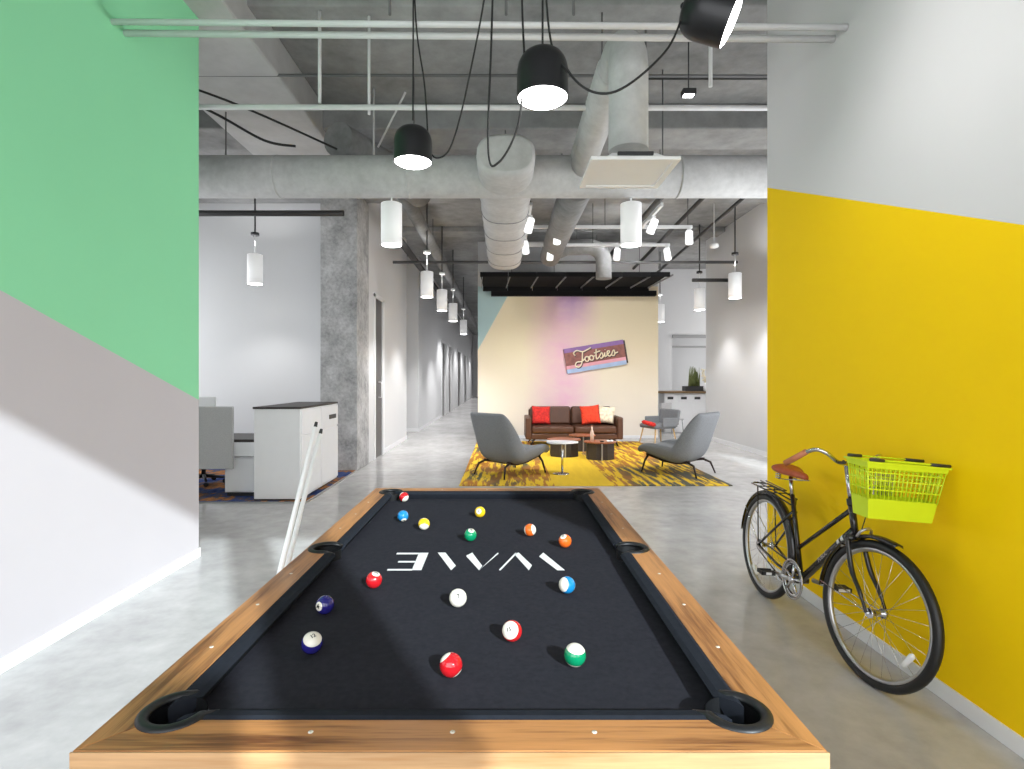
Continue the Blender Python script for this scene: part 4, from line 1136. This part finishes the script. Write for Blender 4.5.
# local: x across, y away from the camera
L0, L1 = -.186, .186
Y0, Y1 = .0, .15
H = .265
def bw(z):          # tapered outline at height z
    k = 1-z/H
    return L0+.036*k, L1-.036*k, Y0+.02*k, Y1-.02*k
q = MB()
def ringbox(q, z0, z1, th, grow=0):
    a0 = bw(z0); a1 = bw(z1)
    def quad(A, g): return [(A[0]-g,A[2]-g),(A[1]+g,A[2]-g),(A[1]+g,A[3]+g),(A[0]-g,A[3]+g)]
    for i in range(4):
        o0, o1 = quad(a0, grow), quad(a1, grow); i0, i1 = quad(a0, grow-th), quad(a1, grow-th)
        j = (i+1) % 4
        q.prism([o0[i],o0[j],i0[j],i0[i]], z0, z1, top=[o1[i],o1[j],i1[j],i1[i]])
ringbox(q, 0, .095, .004)
A = bw(0); q.box(A[0],A[1],A[2],A[3],0,.005)
for z in (.135,.18,.215): ringbox(q, z, z+.006, .004)
ringbox(q, .238, .265, .006, .004)
def wallslats(n, fn):
    for k in range(n+1):
        u = k/n; p0, p1 = fn(u)
        q.tube([p0, p1], .0035, 4)
b0, b1 = bw(.09), bw(.245)
wallslats(17, lambda u: ((b0[0]+(b0[1]-b0[0])*u, b0[2]+.002, .09), (b1[0]+(b1[1]-b1[0])*u, b1[2]+.002, .245)))
wallslats(17, lambda u: ((b0[0]+(b0[1]-b0[0])*u, b0[3]-.002, .09), (b1[0]+(b1[1]-b1[0])*u, b1[3]-.002, .245)))
wallslats(8, lambda u: ((b0[0]+.002, b0[2]+(b0[3]-b0[2])*u, .09), (b1[0]+.002, b1[2]+(b1[3]-b1[2])*u, .245)))
wallslats(8, lambda u: ((b0[1]-.002, b0[2]+(b0[3]-b0[2])*u, .09), (b1[1]-.002, b1[2]+(b1[3]-b1[2])*u, .245)))
ringbox(q, .259, .268, .016, .012)
q.build('body', W['lime'], bk)
for y0 in (Y0-.006, Y1+.006):
    h_ = MB().tube([(L0+.01,y0,.272),(L0+.05,y0,.277),(L1-.05,y0,.277),(L1-.01,y0,.272)], .004, 8).build('handle', W['lime'], bk)
    for a_, b_ in ((L0+.005,L0+.07),(L1-.085,L1+.005)):
        MB().tube([(a_,y0,.276),(b_,y0,.276)], .0075, 8).build('handle_grip', W['darkgrey'], h_)
MB().box(-.04,.04,Y1-.01,Y1+.012,.05,.2).tube([(-.02,Y1,.12),(-.02,Y1+.16,.10)], .006, 6).tube([(.02,Y1,.12),(.02,Y1+.16,.10)], .006, 6).build('mounting_bracket', W['alu'], bk)

# ------------------------------------------------------------------ light
w = bpy.data.worlds.new('world'); bpy.context.scene.world = w; w.use_nodes = True
bg = w.node_tree.nodes['Background']; bg.inputs[0].default_value = (.86,.93,1,1); bg.inputs[1].default_value = 1.1
sun = bpy.data.lights.new('sun', 'SUN'); sun.energy = 5.6; sun.angle = R(1.0); sun.color = (.84,.95,1)
so = bpy.data.objects.new('sun', sun); C.objects.link(so)
so.rotation_euler = Vector((-.53,1,-.56)).to_track_quat('-Z','Y').to_euler()
def area(name, loc, d, sx, sy, e, col=(1,1,1)):
    l = bpy.data.lights.new(name, 'AREA'); l.shape = 'RECTANGLE'; l.size = sx; l.size_y = sy; l.energy = e; l.color = col
    o = bpy.data.objects.new(name, l); C.objects.link(o); o.location = loc
    o.rotation_euler = Vector(d).to_track_quat('-Z','Y').to_euler(); return o
area('window_daylight', (.9,-1.6,1.9), (0,1,.03), 8.0, 3.4, 205, (.995,.995,1))
area('office_fill', (-7.3,7.4,2.1), (1,0,0), 4.6, 2.8, 125, (.97,.985,1))  # added light at an unseen side opening, to brighten the office
area('lounge_fill', (5.5,6.9,2.1), (-1,0,0), 5.0, 3.0, 170, (.98,.99,1))  # added light out of view on the right, to brighten the lounge
area('kitchen_fill', (7.8,18.9,2.2), (-1,.1,0), 2.0, 3.0, 28)  # added light with no window there, brightens the room behind the pantry
area('pantry_fill', (7.9,16.0,2.5), (-1,0,0), 2.5, 3.0, 80)  # added light in front of a solid wall, to brighten the pantry

G = {'billiard_ball':'billiard balls on the pool table','cylinder_pendant_lamp':'white cylinder pendants','dome_pendant_lamp':'black dome pendants',
     'track_spotlight':'white spotlights on the track','air_duct':'grey ceiling ducts','pipe':'pipes under the ceiling','hanger_rod':'hanger rods under the ceiling',
     'lounge_chair':'grey lounge chairs on the rug','coffee_table':'dark drum coffee tables','throw_pillow':'pillows in the lounge','cue_stick':'white cue sticks leaning on the table',
     'bowl':'dishes on the drum table','cable':'drooping ceiling cables'}
for o in list(bpy.data.objects):
    k = o.name.split('.')[0]
    if o.parent is None and k in G and 'label' in o: o['group'] = G[k]

cam = bpy.data.cameras.new('camera'); co = bpy.data.objects.new('camera', cam); C.objects.link(co)
co.location = (0,0,EYE); co.rotation_euler = (PI/2,0,0)
cam.sensor_width = 36; cam.lens = F*36/1024
cam.shift_x = (512-VX)/1024; cam.shift_y = -(384.5-VY)/1024
cam.clip_start = .05; cam.clip_end = 200
sc = bpy.context.scene; sc.camera = co
sc.view_settings.view_transform = 'Standard'; sc.view_settings.look = 'None'
sc.view_settings.gamma = 1; sc.view_settings.use_curve_mapping = False
sc.view_settings.exposure = 0.08
